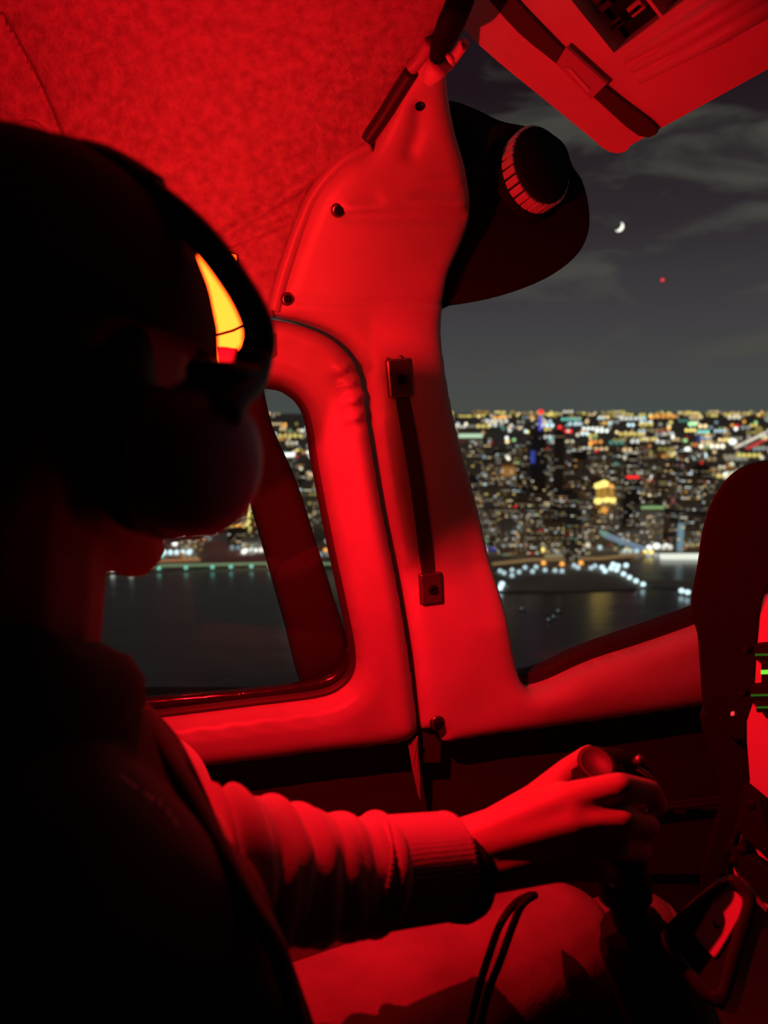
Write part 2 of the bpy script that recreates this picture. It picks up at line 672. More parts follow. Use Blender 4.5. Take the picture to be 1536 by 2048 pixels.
# window glass with its seal and a solid strip standing in for the pillar's reflection
def pane_on_shell(name, pts, off, label, nu=1):
    P = [sp(u, v, off)[0] for u, v in pts]
    n = Vector(WN) * -0.004
    o = slab(name, P, n, M['glass'])
    return tag(o, label, kind='structure')


win1 = pane_on_shell('window_1', [(-640, 660), (560, 735), (650, 790), (740, 1330), (720, 1400), (640, 1425), (-640, 1590)], -0.040, 'clear side window pane in the door')
win2 = panel('window_2', [(850, -60), (1300, -60), (1900, 0), (1960, 500), (1950, 1180), (1390, 1285), (1060, 1400), (1000, 1330), (930, 1000), (870, 700)], [], M['glass'],
             None, step=60, thick=0.004, off=-0.082)
tag(win2, 'clear windscreen pane right of the pillar', kind='structure')
gasket = tube('seal', [sp(u, v, -0.018)[0] for u, v in smooth(HOLE_1, 4)] + [sp(*HOLE_1[0], -0.018)[0]], 0.009, M['rubber'], door, n=8, cap=False)
sealbar = panel('inner_channel', [(-650, 1500), (300, 1415), (500, 1398), (640, 1378), (690, 1350), (705, 1310), (720, 1330), (712, 1380), (650, 1415), (500, 1432), (300, 1458), (-650, 1575)], [],
                M['gloss'], lambda u, v, sd: fillet(sd, 10, 0.006), step=6, thick=0.01, off=-0.036, parent=door)
gas2 = panel('windscreen_seal', [(1020, 1280), (1036, 1345), (1060, 1358), (1110, 1344), (1200, 1303), (1390, 1236), (1950, 1030), (1960, 1100), (1390, 1285), (1200, 1350), (1060, 1400), (1020, 1370)], [], M['rubber'],
             lambda u, v, sd: fillet(sd, 10, 0.008), step=7, thick=0.02, off=-0.030, parent=pillar)

post = panel('pillar_reflection', [(470, 700), (528, 735), (560, 855), (612, 975), (655, 1110), (690, 1220), (722, 1330), (700, 1395), (640, 1425), (618, 1400), (590, 1290), (545, 1130), (505, 985), (480, 850)], [], M['post'],
             lambda u, v, sd: fillet(sd, 26, 0.012), step=8, thick=0.03, off=-0.085)
tag(post, 'dark slanting pillar reflection in the door window, built as a solid strip', 'post')

# piping along the seam of the pillar cover and the black strip above it
PIP = [(545, 622), (556, 575), (572, 520), (597, 446), (628, 376), (684, 310), (738, 280)]
tube('piping', spath([sp(u, v, 0.012)[0] for u, v in PIP]), 0.0085, M['vinyl'], pillar, n=10)
tube('edge_strip', spath([sp(u, v, 0.014)[0] for u, v in ((730, 268), (765, 215), (795, 165), (818, 128))]), 0.0085, M['rubber'], pillar, n=8)
tube('roof_piping', spath([sp(u, v, 0.012)[0] for u, v in ((818, 122), (838, 98), (858, 66))]), 0.0075, M['vinyl'], pillar, n=8)


def screw(u, v, r, host, off, label='dark steel screw'):
    P, g = sp(u, v, off)
    root = disc_stack('screw', P, g, [(r * 1.15, -0.004), (r * 1.15, 0.0015), (r * 0.95, 0.003), (r * 0.85, 0.0035)], M['brass'], host, n=20)
    disc_stack('screw_head', P + g * 0.003, g, [(r * 0.70, 0.0), (r * 0.66, 0.0035), (r * 0.45, 0.0055), (r * 0.16, 0.0062), (r * 0.14, 0.0035)], M['black'], root, n=16)


screw(668, 405, 0.0085, pillar, 0.030)
screw(570, 598, 0.0075, pillar, 0.020)
screw(868, 1437, 0.0105, pillar, 0.016)
P, g = sp(836, 197, 0.012)
disc_stack('button_hole', P, g, [(0.006, 0), (0.006, 0.003), (0.004, 0.003), (0.004, 0.0005)], M['black'], pillar, n=14)

# torn vinyl flap under the door corner and the exposed stub beside it
fl = [sp(u, v, o)[0] for u, v, o in ((812, 1482, .012), (828, 1462, .02), (832, 1490, .012), (838, 1545, .006), (840, 1600, .002), (834, 1585, .004), (822, 1535, .008))]
slab('torn_flap', fl, -Vector(WN) * 0.002, M['vinyl'], door)
st = [sp(u, v, -0.004)[0] for u, v in ((832, 1462), (852, 1452), (872, 1462), (886, 1490), (884, 1530), (832, 1530))]
slab('trim_stub', st, -Vector(WN) * 0.03, M['darkwall'], pillar, bevel=0.003)


# ------------------------------------------------------------------ grab strap on the pillar
strap = empty('grab_strap', sp(790, 1168, 0.0)[0])
tag(strap, 'dark webbing grab strap held by two steel brackets on the pillar', 'strap')
T1, T2 = (791, 757), (853, 1170)
path = []
for k in range(13):
    t = k / 12
    P, g = sp(T1[0] + (T2[0] - T1[0]) * t + 12 * math.sin(math.pi * t) * (0.3), T1[1] + (T2[1] - T1[1]) * t, 0.017 + 0.006 * math.sin(math.pi * t))
    path.append(P)
V, F = [], []
side = (Vector(WF)).normalized()
for i, p in enumerate(path):
    for s in (-1, 1):
        for dpt in (0, 1):
            V.append(p + side * s * 0.0105 - Vector(WN) * dpt * 0.003)
for i in range(len(path) - 1):
    a, b = i * 4, i * 4 + 4
    F += [(a, a + 2, b + 2, b), (a + 1, b + 1, b + 3, a + 3), (a, b, b + 1, a + 1), (a + 2, a + 3, b + 3, b + 2)]
from_py('webbing', V, F, M['strap'], strap)
for (u, v), (w_, h_), ang in ((T1, (0.0175, 0.0265), 0.10), (T2, (0.0165, 0.0230), 0.06)):
    P, g = sp(u, v, 0.018)
    yv = Vector((0, 0, 1)) * math.cos(ang) - Vector(WF) * math.sin(ang)
    xv = Vector(WF) * math.cos(ang) + Vector((0, 0, 1)) * math.sin(ang)
    n3 = Vector(WN)
    br = box('bracket', P, xv * w_, yv * h_, n3 * 0.0065, M['metal'], strap, bevel=0.003)
    for s in (-1, 1):
        box('flange', P + yv * h_ * 0.98 * s - n3 * 0.008 if False else P + xv * w_ * 0.96 * s - n3 * 0.010, xv * 0.0015, yv * h_ * 0.95, n3 * 0.012, M['metal'], br)
    disc_stack('bolt', P + n3 * 0.0065 + xv * 0.002 - yv * 0.002, n3, [(0.0072, -0.001), (0.0072, 0.001), (0.0060, 0.0012), (0.0056, 0.0038), (0.0030, 0.0042), (0.0026, 0.0012)], M['black'], br, n=18)
for s in (0, 1):
    q, g = sp(770 + 24 * s, 722 - 4 * s, 0.018)
    disc_stack('rivet', q, g, [(0.004, -0.012), (0.004, 0.002), (0.0025, 0.004)], M['metal'], strap, n=12)


# ------------------------------------------------------------------ sun visor with its knurled knob
vis_out = smooth([(830, 215), (893, 200), (945, 214), (1000, 240), (1045, 250), (1095, 262), (1130, 288), (1146, 330), (1166, 362), (1179, 415), (1177, 468), (1150, 515), (1090, 558), (1000, 592), (900, 611), (830, 610)], 4)
vis = empty('sun_visor', sp(900, 610, -0.05)[0])
tag(vis, 'round dark sun visor against the windscreen beside the pillar', 'sun visor')
P0 = np.array(sp(940, 420, -0.058)[0])
vn = np.array(WN) * 0.9 + np.array([-0.05, -0.1, -0.1])
vn /= np.linalg.norm(vn)
pts = [Vector(on_plane(np.array(a), np.array(b), P0, vn)) for a, b in vis_out]
slab('visor_plate', pts, -Vector(vn) * 0.006, M['visor'], vis, bevel=0.0025)
kc = Vector(on_plane(np.array(1050.), np.array(356.), P0, vn))
kax = (Vector(vn) + Vector((0.34, 0, 0.34))).normalized()
kup = Vector((0, 0, 1))
knob = disc_stack('knob', kc, kax, [(0.064, -0.002), (0.063, 0.006), (0.058, 0.010), (0.056, 0.012), (0.054, 0.036), (0.053, 0.040), (0.050, 0.043)], M['visor'], vis, n=72, sx=0.86, side=Vector(WF),
                  ripple=None)
ring = []
for k in range(26):
    an = 2 * math.pi * k / 26
    a = (Vector(WF) - kax * Vector(WF).dot(kax)).normalized()
    b = kax.cross(a)
    c = kc + kax * 0.024 + a * (math.cos(an) * 0.0545 * 0.86) + b * (math.sin(an) * 0.0545)
    tdir = (-a * math.sin(an) * 0.86 + b * math.cos(an)).normalized()
    ndir = tdir.cross(kax).normalized()
    box('grip_rib', c, tdir * 0.0052, ndir * 0.0034, kax * 0.0115, M['knob'], knob, bevel=0.0012)


# ------------------------------------------------------------------ overhead console
con = empty('overhead_console', px(1240, 300, 0.90))
tag(con, 'angular pale overhead console with a recessed switch tray and dark band', 'console')
C0 = np.array(px(1235, 305, 0.93))
cn = np.array([-0.54, -0.46, -0.70])
cn /= np.linalg.norm(cn)


def cp(u, v, lift=0.0):
    return Vector(on_plane(np.array(float(u)), np.array(float(v)), C0, cn)) + Vector(cn) * lift


co = smooth([(905, -60), (918, 20), (932, 62), (990, 118), (1100, 208), (1180, 274)], 4, closed=False).tolist() + smooth([(1205, 296), (1228, 306), (1250, 303), (1262, 290)], 4, closed=False).tolist() + [(1330, 252), (1536, 138), (1700, 45), (2100, -200), (1600, -420), (1150, -330)]
up3 = -Vector(cn)
TRAY = [(1118, -30), (1228, 106), (1385, -12), (1270, -130)]
# the underside around the tray
bm = bmesh.new()
outv = [bm.verts.new(cp(u, v)) for u, v in co]
inv = [bm.verts.new(cp(u, v)) for u, v in TRAY]
ee = [bm.edges.new((outv[i], outv[(i + 1) % len(outv)])) for i in range(len(outv))] + [bm.edges.new((inv[i], inv[(i + 1) % 4])) for i in range(4)]
bmesh.ops.triangle_fill(bm, use_beauty=True, use_dissolve=False, edges=ee)
top = [bm.verts.new(v.co + up3 * 0.07) for v in outv]
for i in range(len(outv)):
    bm.faces.new((outv[i], outv[(i + 1) % len(outv)], top[(i + 1) % len(outv)], top[i]))
bm.faces.new(top)
tin = [bm.verts.new(v.co + up3 * 0.035) for v in inv]
for i in range(4):
    bm.faces.new((inv[i], tin[i], tin[(i + 1) % 4], inv[(i + 1) % 4]))
from_bm('housing', bm, M['console'], con)
tray = slab('switch_tray', [cp(u, v, -0.030) for u, v in TRAY], up3 * 0.004, M['black'], con)
random.seed(5)
ax1 = (cp(1228, 106) - cp(1118, -30))
ax2 = (cp(1385, -12) - cp(1228, 106))
for i in range(3):
    for j in range(4):
        c = cp(1118, -30, -0.024) + ax1 * (0.18 + 0.30 * i) + ax2 * (0.12 + 0.24 * j)
        w1, w2 = random.uniform(0.05, 0.10), random.uniform(0.05, 0.09)
        box('switch_module', c, ax1 * w1, ax2 * w2, Vector(cn) * 0.006, M['plate'] if (i + j) % 3 == 0 else M['shade'], tray, bevel=0.001)
        box('toggle', c + Vector(cn) * 0.010, ax1 * 0.016, ax2 * 0.05, Vector(cn) * 0.006, M['black'], tray)
box('tray_divider', cp(1118, -30, -0.016) + ax1 * 0.5 + ax2 * 0.62, ax1 * 0.50, ax2 * 0.018, Vector(cn) * 0.014, M['console'], tray)
# ribs pressed into the right-hand side
for k, (a, b) in enumerate((((1248, 122), (1560, -62)), ((1262, 142), (1580, -44)), ((1276, 164), (1600, -22)))):
    tube('rib', [cp(*a, -0.002), cp((a[0] + b[0]) / 2, (a[1] + b[1]) / 2, -0.001), cp(*b, -0.002)], [0.004, 0.0095, 0.0095], M['console'], con, n=12)
# dark band across, with its pale buckle
band = [(968, -30), (1010, -30), (1060, 22), (1155, 118), (1240, 190), (1318, 252), (1282, 266), (1200, 196), (1125, 128), (1040, 58)]
slab('band', [cp(u, v, 0.006) for u, v in smooth(band, 3)], up3 * 0.006, M['strap'], con)
bk = [(1140, 84), (1222, 158), (1190, 190), (1120, 118)]
b_ = slab('band_buckle', [cp(u, v, 0.011) for u, v in bk], up3 * 0.006, M['plate'], con, bevel=0.0015)
slab('buckle_mark', [cp(u, v, 0.0125) for u, v in ((1140, 124), (1152, 126), (1190, 168), (1184, 172))], up3 * 0.002, M['console'], b_)

# door-top latch block where the pillar meets the roof
lat = empty('roof_latch', sp(880, 60, 0.0)[0])
tag(lat, 'small dark roof latch with a pale block above the pillar', 'latch')
P, g = sp(884, 40, 0.022)
V_, F_ = tube_mesh([sp(u, v, 0.022)[0] for u, v in ((918, -40), (900, 5), (884, 45), (872, 82))], [0.020, 0.021, 0.019, 0.013], 12, flat=0.6)
from_py('latch_body', V_, F_, M['black'], lat, True)
tube('latch_tongue', [sp(u, v, 0.03)[0] for u, v in ((872, 84), (862, 100), (848, 122))], [0.013, 0.012, 0.008], M['console'], lat, n=10)
tube('latch_hook', [sp(u, v, 0.045)[0] for u, v in ((888, 36), (894, 46), (897, 58))], [0.003, 0.004, 0.002], M['console'], lat, n=8)
tube('latch_rail', spath([sp(u, v, 0.020)[0] for u, v in ((925, 52), (912, 74), (893, 100), (880, 112))]), 0.006, M['console'], lat, n=8)


hk = empty('coat_hook', sp(95, 285, 0.0)[0])
tag(hk, 'small round coat hook on the headliner above the cap', 'hook')
cpt, cg = sp(62, 272, 0.012)
ca = cg.orthogonal().normalized()
cb = cg.cross(ca)
tube('hook_ring', [cpt + ca * (0.020 * math.cos(q)) + cb * (0.020 * math.sin(q)) for q in [k * math.pi / 12 for k in range(25)]], 0.003, M['vinyl'], hk, n=8, cap=False)
disc_stack('hook_stud', sp(102, 300, 0.008)[0], cg, [(0.008, -0.01), (0.009, 0.004), (0.006, 0.009), (0.002, 0.011)], M['metal'], hk, n=16)
disc_stack('hook_plate', sp(62, 272, 0.006)[0], cg, [(0.022, -0.008), (0.021, 0.001), (0.016, 0.003)], M['liner'], hk, n=24)

# ------------------------------------------------------------------ red cockpit lamp behind the pilot's head
LP = Vector(rays(466, 652) * 0.73)
lamp = empty('cockpit_lamp', LP)
tag(lamp, 'glowing red cockpit lamp seen between headband and cap', 'lamp')
pl = bpy.data.lights.new('bulb', 'POINT')
pl.energy = 5.0
pl.color = (1.0, 0.004, 0.012)
pl.shadow_soft_size = 0.004
pl_o = bpy.data.objects.new('bulb', pl)
pl_o.location = LP
COL.objects.link(pl_o)
pl_o.parent = lamp
pl_o.matrix_parent_inverse = Matrix.Translation(-LP)
M['lens'] = glow('lit_lens', (1.0, 0.055, 0.004), 14)
toward = (-LP).normalized()
sidev = Vector((1, 0, 0))
upv = toward.cross(sidev).normalized() * -1
lens = []
for (a, b) in ((-0.036, 0.058), (-0.022, 0.070), (-0.002, 0.056), (0.014, 0.010), (0.006, -0.050), (-0.022, -0.062), (-0.046, -0.055), (-0.034, -0.02), (-0.02, 0.01)):
    lens.append(LP + toward * 0.020 + sidev * a + upv * (b - 0.012))
slab('lens', lens, toward * 0.004, M['lens'], lamp)
tube('lens_frame', lens + [lens[0]], 0.0018, M['black'], lamp, n=6, cap=False)
tube('lens_wire', [LP + toward * 0.03 + sidev * a + upv * b for a, b in ((-0.03, 0.012), (0.0, 0.004), (0.03, -0.010))], 0.0012, M['black'], lamp, n=6)
tube('lamp_stem', [LP + toward * 0.021 - sidev * 0.02, LP - sidev * 0.10 - toward * 0.05, sp(180, 660, 0.0)[0]], 0.006, M['black'], lamp, n=8)
# added spot, unseen behind the head, to brighten the stick, sleeve and sill
S2 = Vector(rays(385, 690) * 0.625)
aim = (px(1120, 1490, 0.88) - S2).normalized()
spl = bpy.data.lights.new('added_spot_bulb', 'SPOT')
spl.energy = 27.0
spl.color = (1.0, 0.004, 0.012)
spl.spot_size = math.radians(150)
spl.spot_blend = 1.0
spl.shadow_soft_size = 0.0025
spl_o = bpy.data.objects.new('added_spot_bulb', spl)
spl_o.location = S2
spl_o.rotation_euler = aim.to_track_quat('-Z', 'Y').to_euler()
COL.objects.link(spl_o)
spl_o.parent = lamp
spl_o.matrix_parent_inverse = Matrix.Translation(-LP)
disc_stack('added_spot_cup', S2 - aim * 0.008, -aim, [(0.008, 0.0), (0.010, 0.002), (0.009, 0.020), (0.005, 0.028)], M['black'], lamp, n=18)
tube('added_spot_arm', [S2 - aim * 0.03, LP - sidev * 0.10 - toward * 0.05], 0.004, M['black'], lamp, n=8)
# added unseen flags, cut to cast the shadow on the pillar's strap side
tg = [(752, 712), (850, 716), (1010, 740), (1010, 1010), (905, 1100), (880, 1140), (832, 1165), (800, 1100), (775, 980)]
sh = [LP + (sp(u, v)[0] - LP) * 0.11 for u, v in tg]
slab('added_shadow_flag', sh, toward * 0.0015, M['black'], lamp)
slab('added_spot_flag', [S2 + (sp(u, v)[0] - S2) * 0.085 for u, v in tg], toward * 0.001, M['black'], lamp)


# ------------------------------------------------------------------ instrument panel at the right edge
ip = empty('instrument_panel', px(1500, 1900, 0.95))
tag(ip, 'tall black instrument panel hood with lit panel face at the right edge', 'instrument panel')
hood = smooth([(1700, 905), (1600, 915), (1536, 925), (1495, 933), (1455, 957), (1424, 1002), (1404, 1062), (1394, 1130), (1383, 1190), (1382, 1228), (1394, 1270), (1399, 1330),
               (1404, 1400), (1420, 1448), (1458, 1474), (1488, 1480), (1496, 1440), (1508, 1400), (1514, 1300), (1520, 1230), (1540, 1165), (1600, 1080), (1700, 1040)], 4)
H0 = np.array(px(1420, 1200, 0.84))
hn = np.array([-0.45, -0.88, 0.0])
hn /= np.linalg.norm(hn)
slab('hood', [Vector(on_plane(np.array(a), np.array(b), H0, hn)) for a, b in hood], -Vector(hn) * 0.05, M['black'], ip, bevel=0.014, seg=4)
F0 = np.array(px(1510, 1300, 0.80))
fn = np.array([-0.72, -0.68, 0.1])
fn /= np.linalg.norm(fn)


def fp(u, v, lift=0.0):
    return Vector(on_plane(np.array(float(u)), np.array(float(v)), F0, fn)) + Vector(fn) * lift


fb = -Vector(fn)
face = slab('panel_face', [fp(u, v) for u, v in ((1545, 1165), (1600, 1080), (1760, 1000), (1760, 1900), (1540, 1820), (1470, 1760), (1462, 1700), (1486, 1640), (1500, 1560), (1494, 1482), (1494, 1442), (1508, 1400), (1514, 1300), (1521, 1230))], fb * 0.06, M['panelface'], ip)
col_ = smooth([(1398, 1430), (1480, 1440), (1494, 1480), (1500, 1560), (1486, 1640), (1462, 1700), (1440, 1760), (1415, 1790), (1400, 1760), (1432, 1650), (1440, 1560)], 3)
slab('column', [Vector(on_plane(np.array(a), np.array(b), H0 + np.array([0, 0.03, 0]), hn)) for a, b in col_], -Vector(hn) * 0.06, M['black'], ip, bevel=0.004)
M['green'] = glow('green_digits', (0.25, 1.0, 0.05), 0.9)
M['greendim'] = glow('green_digits_dim', (0.2, 0.7, 0.05), 0.12)
M['redled'] = glow('red_led', (1.0, 0.05, 0.05), 1.0)
for k, (u0, v0, u1, v1, gv_) in enumerate(((1516, 1285, 1620, 1318, 0), (1530, 1318, 1620, 1366, 1), (1508, 1366, 1620, 1398, 0), (1520, 1398, 1620, 1422, 0))):
    o = slab('instrument', [fp(u, v, 0.012) for u, v in ((u0, v0), (u1, v0 - 8), (u1, v1 - 4), (u0, v1))], fb * 0.016, M['black'], ip, bevel=0.002)
    slab('readout', [fp(u, v, 0.0135) for u, v in ((u0 + 4, v1 - 13), (u1, v1 - 15), (u1, v1 - 12), (u0 + 4, v1 - 9))] if gv_ == 0 else [fp(u, v, 0.0135) for u, v in ((1532, 1337), (1620, 1335), (1620, 1343), (1532, 1345))],
         fb * 0.0015, M['greendim'] if gv_ == 0 else M['green'], o)
slab('indicator', [fp(u, v, 0.05) for u, v in ((1501, 1408), (1505, 1408), (1505, 1415), (1501, 1415))], fb * 0.004, M['redled'], ip)
for k, (u, v, r) in enumerate(((1505, 1298, .004), (1498, 1384, .0035), (1515, 1600, .006), (1496, 1690, .006), (1480, 1712, .005))):
    disc_stack('knob', fp(u, v, 0.004), Vector(fn), [(r, 0), (r, 0.012), (r * 0.8, 0.015)], M['black'], ip, n=14)
slab('rocker_plate', [fp(u, v, 0.01) for u, v in smooth([(1508, 1604), (1528, 1612), (1526, 1640), (1508, 1658), (1488, 1642), (1500, 1632)], 3)], fb * 0.008, M['panelface'], ip, bevel=0.002)
for k, (pl_, mm) in enumerate(((((1500, 1560), (1536, 1590), (1560, 1700), (1525, 1690), (1490, 1655), (1480, 1690), (1460, 1700), (1486, 1640)), 'black'),
                               (((1470, 1676), (1530, 1712), (1600, 1760), (1560, 1790), (1500, 1760), (1478, 1722)), 'black'))):
    slab('bezel', [fp(u, v, 0.018) for u, v in pl_], fb * 0.014, M[mm], ip, bevel=0.002)

for k, (u, v) in enumerate(((1660, 1180), (1665, 1480), (1665, 1590), (1670, 1700))):
    dl = disc_stack('dial', fp(u, v, 0.0), Vector(fn), [(0.034, 0.0), (0.034, 0.008), (0.031, 0.009), (0.029, 0.004)], M['black'], ip, n=32)
    q = 0.7 + 1.1 * k
    e1 = Vector(fn).orthogonal().normalized()
    e2 = Vector(fn).cross(e1)
    box('needle', fp(u, v, 0.0055) + (e1 * math.cos(q) + e2 * math.sin(q)) * 0.010, (e1 * math.cos(q) + e2 * math.sin(q)) * 0.014, (e2 * math.cos(q) - e1 * math.sin(q)) * 0.0012, Vector(fn) * 0.0006, M['plate'], dl)

# glossy pod at the bottom right
pod = empty('switch_pod', px(1420, 2010, 0.62))
tag(pod, 'glossy black tapered switch pod with a pale plate at bottom right', 'switch pod')
Q0 = np.array(px(1420, 1880, 0.60))
qn = np.array([-0.50, -0.62, 0.60])
qn /= np.linalg.norm(qn)


def qp(u, v, lift=0.0):
    return Vector(on_plane(np.array(float(u)), np.array(float(v)), Q0, qn)) + Vector(qn) * lift


qb = -Vector(qn)
podo = smooth([(1462, 1752), (1488, 1764), (1512, 1792), (1508, 1822), (1484, 1900), (1452, 2010), (1434, 2016), (1396, 1990), (1344, 1925), (1322, 1876), (1330, 1852), (1390, 1800)], 4)
slab('pod_body', [qp(u, v) for u, v in podo], qb * 0.05, M['gloss'], pod, bevel=0.006, seg=4)
rim = [qp(u, v, 0.001) for u, v in smooth([(1460, 1764), (1486, 1776), (1500, 1798), (1494, 1830), (1474, 1895), (1446, 1990), (1432, 1996), (1402, 1974), (1354, 1912), (1338, 1874), (1346, 1858), (1398, 1810)], 4)]
tube('rim', rim + [rim[0]], 0.0052, M['gloss'], pod, n=10, cap=False)
pp = slab('pale_plate', [qp(u, v, 0.0025) for u, v in smooth([(1452, 1775), (1478, 1790), (1486, 1806), (1476, 1840), (1436, 1908), (1424, 1910), (1396, 1878), (1394, 1864), (1430, 1800)], 3)], qb * 0.004, M['plate'], pod, bevel=0.001)
slab('plate_mark', [qp(u, v, 0.0032) for u, v in ((1429, 1840), (1434, 1850), (1444, 1852), (1438, 1858), (1430, 1855), (1428, 1847))], qb * 0.001, M['black'], pp)

# ledge and lit bits of the map pocket on the lower wall
led = empty('map_pocket', sp(1320, 1640, -0.03)[0])
tag(led, 'narrow map pocket ledge low on the dark wall', 'map pocket')
tube('pocket_lip', spath([sp(u, v, 0.0)[0] for u, v in ((1290, 1622), (1340, 1616), (1400, 1609), (1480, 1600))]), 0.004, M['post'], led, n=8)
slab('pocket_panel', [sp(u, v, -0.018)[0] for u, v in ((1290, 1626), (1480, 1604), (1470, 1760), (1300, 1760))], -Vector(WN) * 0.01, M['darkwall'], led)
for q in (((1326, 1630), (1352, 1627), (1350, 1640), (1338, 1640)), ((1378, 1625), (1412, 1622), (1396, 1632), (1386, 1634))):
    slab('pocket_tab', [sp(u, v, -0.010)[0] for u, v in q], -Vector(WN) * 0.004, M['post'], led)


# ------------------------------------------------------------------ the pilot
pilot = empty('person', px(200, 2600, 0.55))
tag(pilot, 'pilot in dark cap, headset and vest, pale sleeve, right hand on the stick', 'person')


def C(a, b):
    """capsule between two (u, v, d, r) joints"""
    return (px(*a[:3]), a[3], px(*b[:3]), b[3])


def chain(*js):
    return [C(js[i], js[i + 1]) for i in range(len(js) - 1)]


HC = px(62, 720, 0.42)                        # middle of the head
FW = Vector((0.34, 0.93, -0.14)).normalized()  # where the face points
RT = FW.cross(Vector((0, 0, 1))).normalized()
UPH = RT.cross(FW).normalized()


def hp(r, f, u):
    return HC + RT * r + FW * f + UPH * u


caps = []
# skull, face and jaw
caps += [(hp(0, -0.015, 0.025), 0.082, hp(0, 0.02, 0.02), 0.078), (hp(0.0, 0.035, -0.03), 0.066, hp(0.0, 0.045, -0.075), 0.046),
         (hp(0.05, 0.0, -0.062), 0.028, hp(0.018, 0.070, -0.102), 0.020), (hp(-0.05, 0.0, -0.062), 0.028, hp(-0.018, 0.070, -0.102), 0.020),
         (hp(0.0, 0.095, -0.02), 0.010, hp(0.0, 0.112, -0.045), 0.012), (hp(0.02, 0.092, -0.085), 0.010, hp(-0.02, 0.092, -0.085), 0.010),
         (hp(0.03, 0.078, 0.005), 0.014, hp(-0.03, 0.078, 0.005), 0.014)]
NB = px(-22, 1400, 0.47)
caps += [(hp(0, -0.02, -0.05), 0.060, NB, 0.062), (NB, 0.066, px(10, 1750, 0.49), 0.09)]
# trunk core, hips
caps += [(px(40, 1750, 0.49), 0.11, px(120, 2350, 0.54), 0.12), (px(120, 2350, .54), 0.10, px(260, 2350, 0.66), 0.10)]
# far arm reaching down to the collective lever
caps += chain((250, 1620, 0.64, 0.050), (330, 2060, 0.72, 0.042), (640, 2150, 0.86, 0.026), (700, 2160, 0.89, 0.024))
# near arm
caps += chain((70, 1715, 0.40, 0.050), (400, 1790, 0.50, 0.042), (700, 1745, 0.575, 0.034), (905, 1722, 0.625, 0.027))
# legs
caps += chain((330, 2330, 0.56, 0.085), (1110, 1920, 0.78, 0.058), (1300, 2400, 0.95, 0.045), (1420, 2600, 1.0, 0.04))
caps += chain((380, 2330, 0.72, 0.08), (1290, 1880, 0.98, 0.055), (1420, 2200, 1.10, 0.045))
# wrist and back of the hand
W1, W2 = (925, 1698, 0.628, 0.0235), (925, 1738, 0.624, 0.0225)
MI, MM, MR, MP = (1138, 1602, 0.622, 0.0150), (1150, 1646, 0.613, 0.0145), (1140, 1692, 0.614, 0.0135), (1112, 1732, 0.622, 0.0125)
caps += [C(W1, W2), C(W1, MI), C(W1, MM), C(W2, MR), C(W2, MP), C((1000, 1675, .640, .022), MI), C(MI, MM), C(MM, MR), C(MR, MP)]
caps += [C((1040, 1640, .632, .020), MI), C((1040, 1670, .622, .019), MM), C((1040, 1710, .622, .018), MR)]
# fingers closed round the grip
caps += chain(MI, (1238, 1573, 0.618, 0.0112), (1300, 1584, 0.650, 0.0102), (1316, 1612, 0.676, 0.0090))
caps += chain(MM, (1244, 1640, 0.612, 0.0112), (1296, 1652, 0.648, 0.0102), (1270, 1664, 0.676, 0.0090))
caps += chain(MR, (1232, 1694, 0.617, 0.0105), (1280, 1704, 0.652, 0.0098), (1250, 1714, 0.678, 0.0086))
caps += chain(MP, (1196, 1742, 0.628, 0.0095), (1240, 1750, 0.660, 0.0088), (1216, 1756, 0.682, 0.0078))
# thumb up the far side of the grip
caps += chain((985, 1672, 0.645, 0.0215), (1075, 1606, 0.660, 0.0165), (1140, 1545, 0.672, 0.0130), (1178, 1512, 0.682, 0.0098))
caps += [C((985, 1672, 0.645, 0.0205), (1120, 1605, 0.636, 0.0150)), C((1060, 1630, .650, .017), (1125, 1592, .640, .0125))]
body = blob('body', caps, M['skin'], voxel=0.0030, parent=pilot, smooth_it=4)
tag(body, 'bare hand, neck and jaw')
# thumb nail
nail = disc_stack('thumb_nail', px(1170, 1512, 0.672), (px(1170, 1512, 0.672) - px(1182, 1535, 0.70)), [(0.006, -0.002), (0.006, 0.0005), (0.004, 0.0012)], M['skin'], pilot, n=12)

# ear, hair at the nape
blob('hair', [(hp(0.0, -0.035, 0.0), 0.074, hp(0.0, -0.038, -0.045), 0.060), (hp(0.058, -0.012, 0.0), 0.026, hp(0.062, 0.004, -0.03), 0.018)], M['hair'], voxel=0.005, parent=pilot)

# cap: crown and curved brim
crown = []
for i in range(9):
    th = math.pi / 2 * i / 8
    for k in range(28):
        an = 2 * math.pi * k / 28
        sr = 0.0985 if math.cos(an) > 0 else 0.0985
        r_, f_ = math.sin(th) ** 0.85 * math.cos(an) * 0.0965, math.sin(th) ** 0.85 * math.sin(an) * 0.112
        crown.append(hp(r_, f_ - 0.002, 0.010 + math.cos(th) * 0.104))
Fc = [(i * 28 + k, i * 28 + (k + 1) % 28, (i + 1) * 28 + (k + 1) % 28, (i + 1) * 28 + k) for i in range(8) for k in range(28)]
capo = from_py('cap', crown, Fc, M['cap'], pilot, True)
so = capo.modifiers.new('cloth', 'SOLIDIFY')
so.thickness = 0.003
ssv, ssf = [], []
for i in range(9):
    for j in range(7):
        a = -1 + 2 * i / 8
        t = j / 6
        ssv.append(hp(a * 0.078 * (1 - 0.25 * t * abs(a)), 0.085 * math.sqrt(max(1 - a * a * 0.75, 0.1)) + t * 0.072 * (1 - 0.6 * a * a), 0.020 - 0.030 * a * a - 0.012 * t))
ssf = [(i * 7 + j, i * 7 + j + 1, (i + 1) * 7 + j + 1, (i + 1) * 7 + j) for i in range(8) for j in range(6)]
br_ = from_py('brim', ssv, ssf, M['cap'], capo, True)
s2 = br_.modifiers.new('cloth', 'SOLIDIFY')
s2.thickness = 0.003
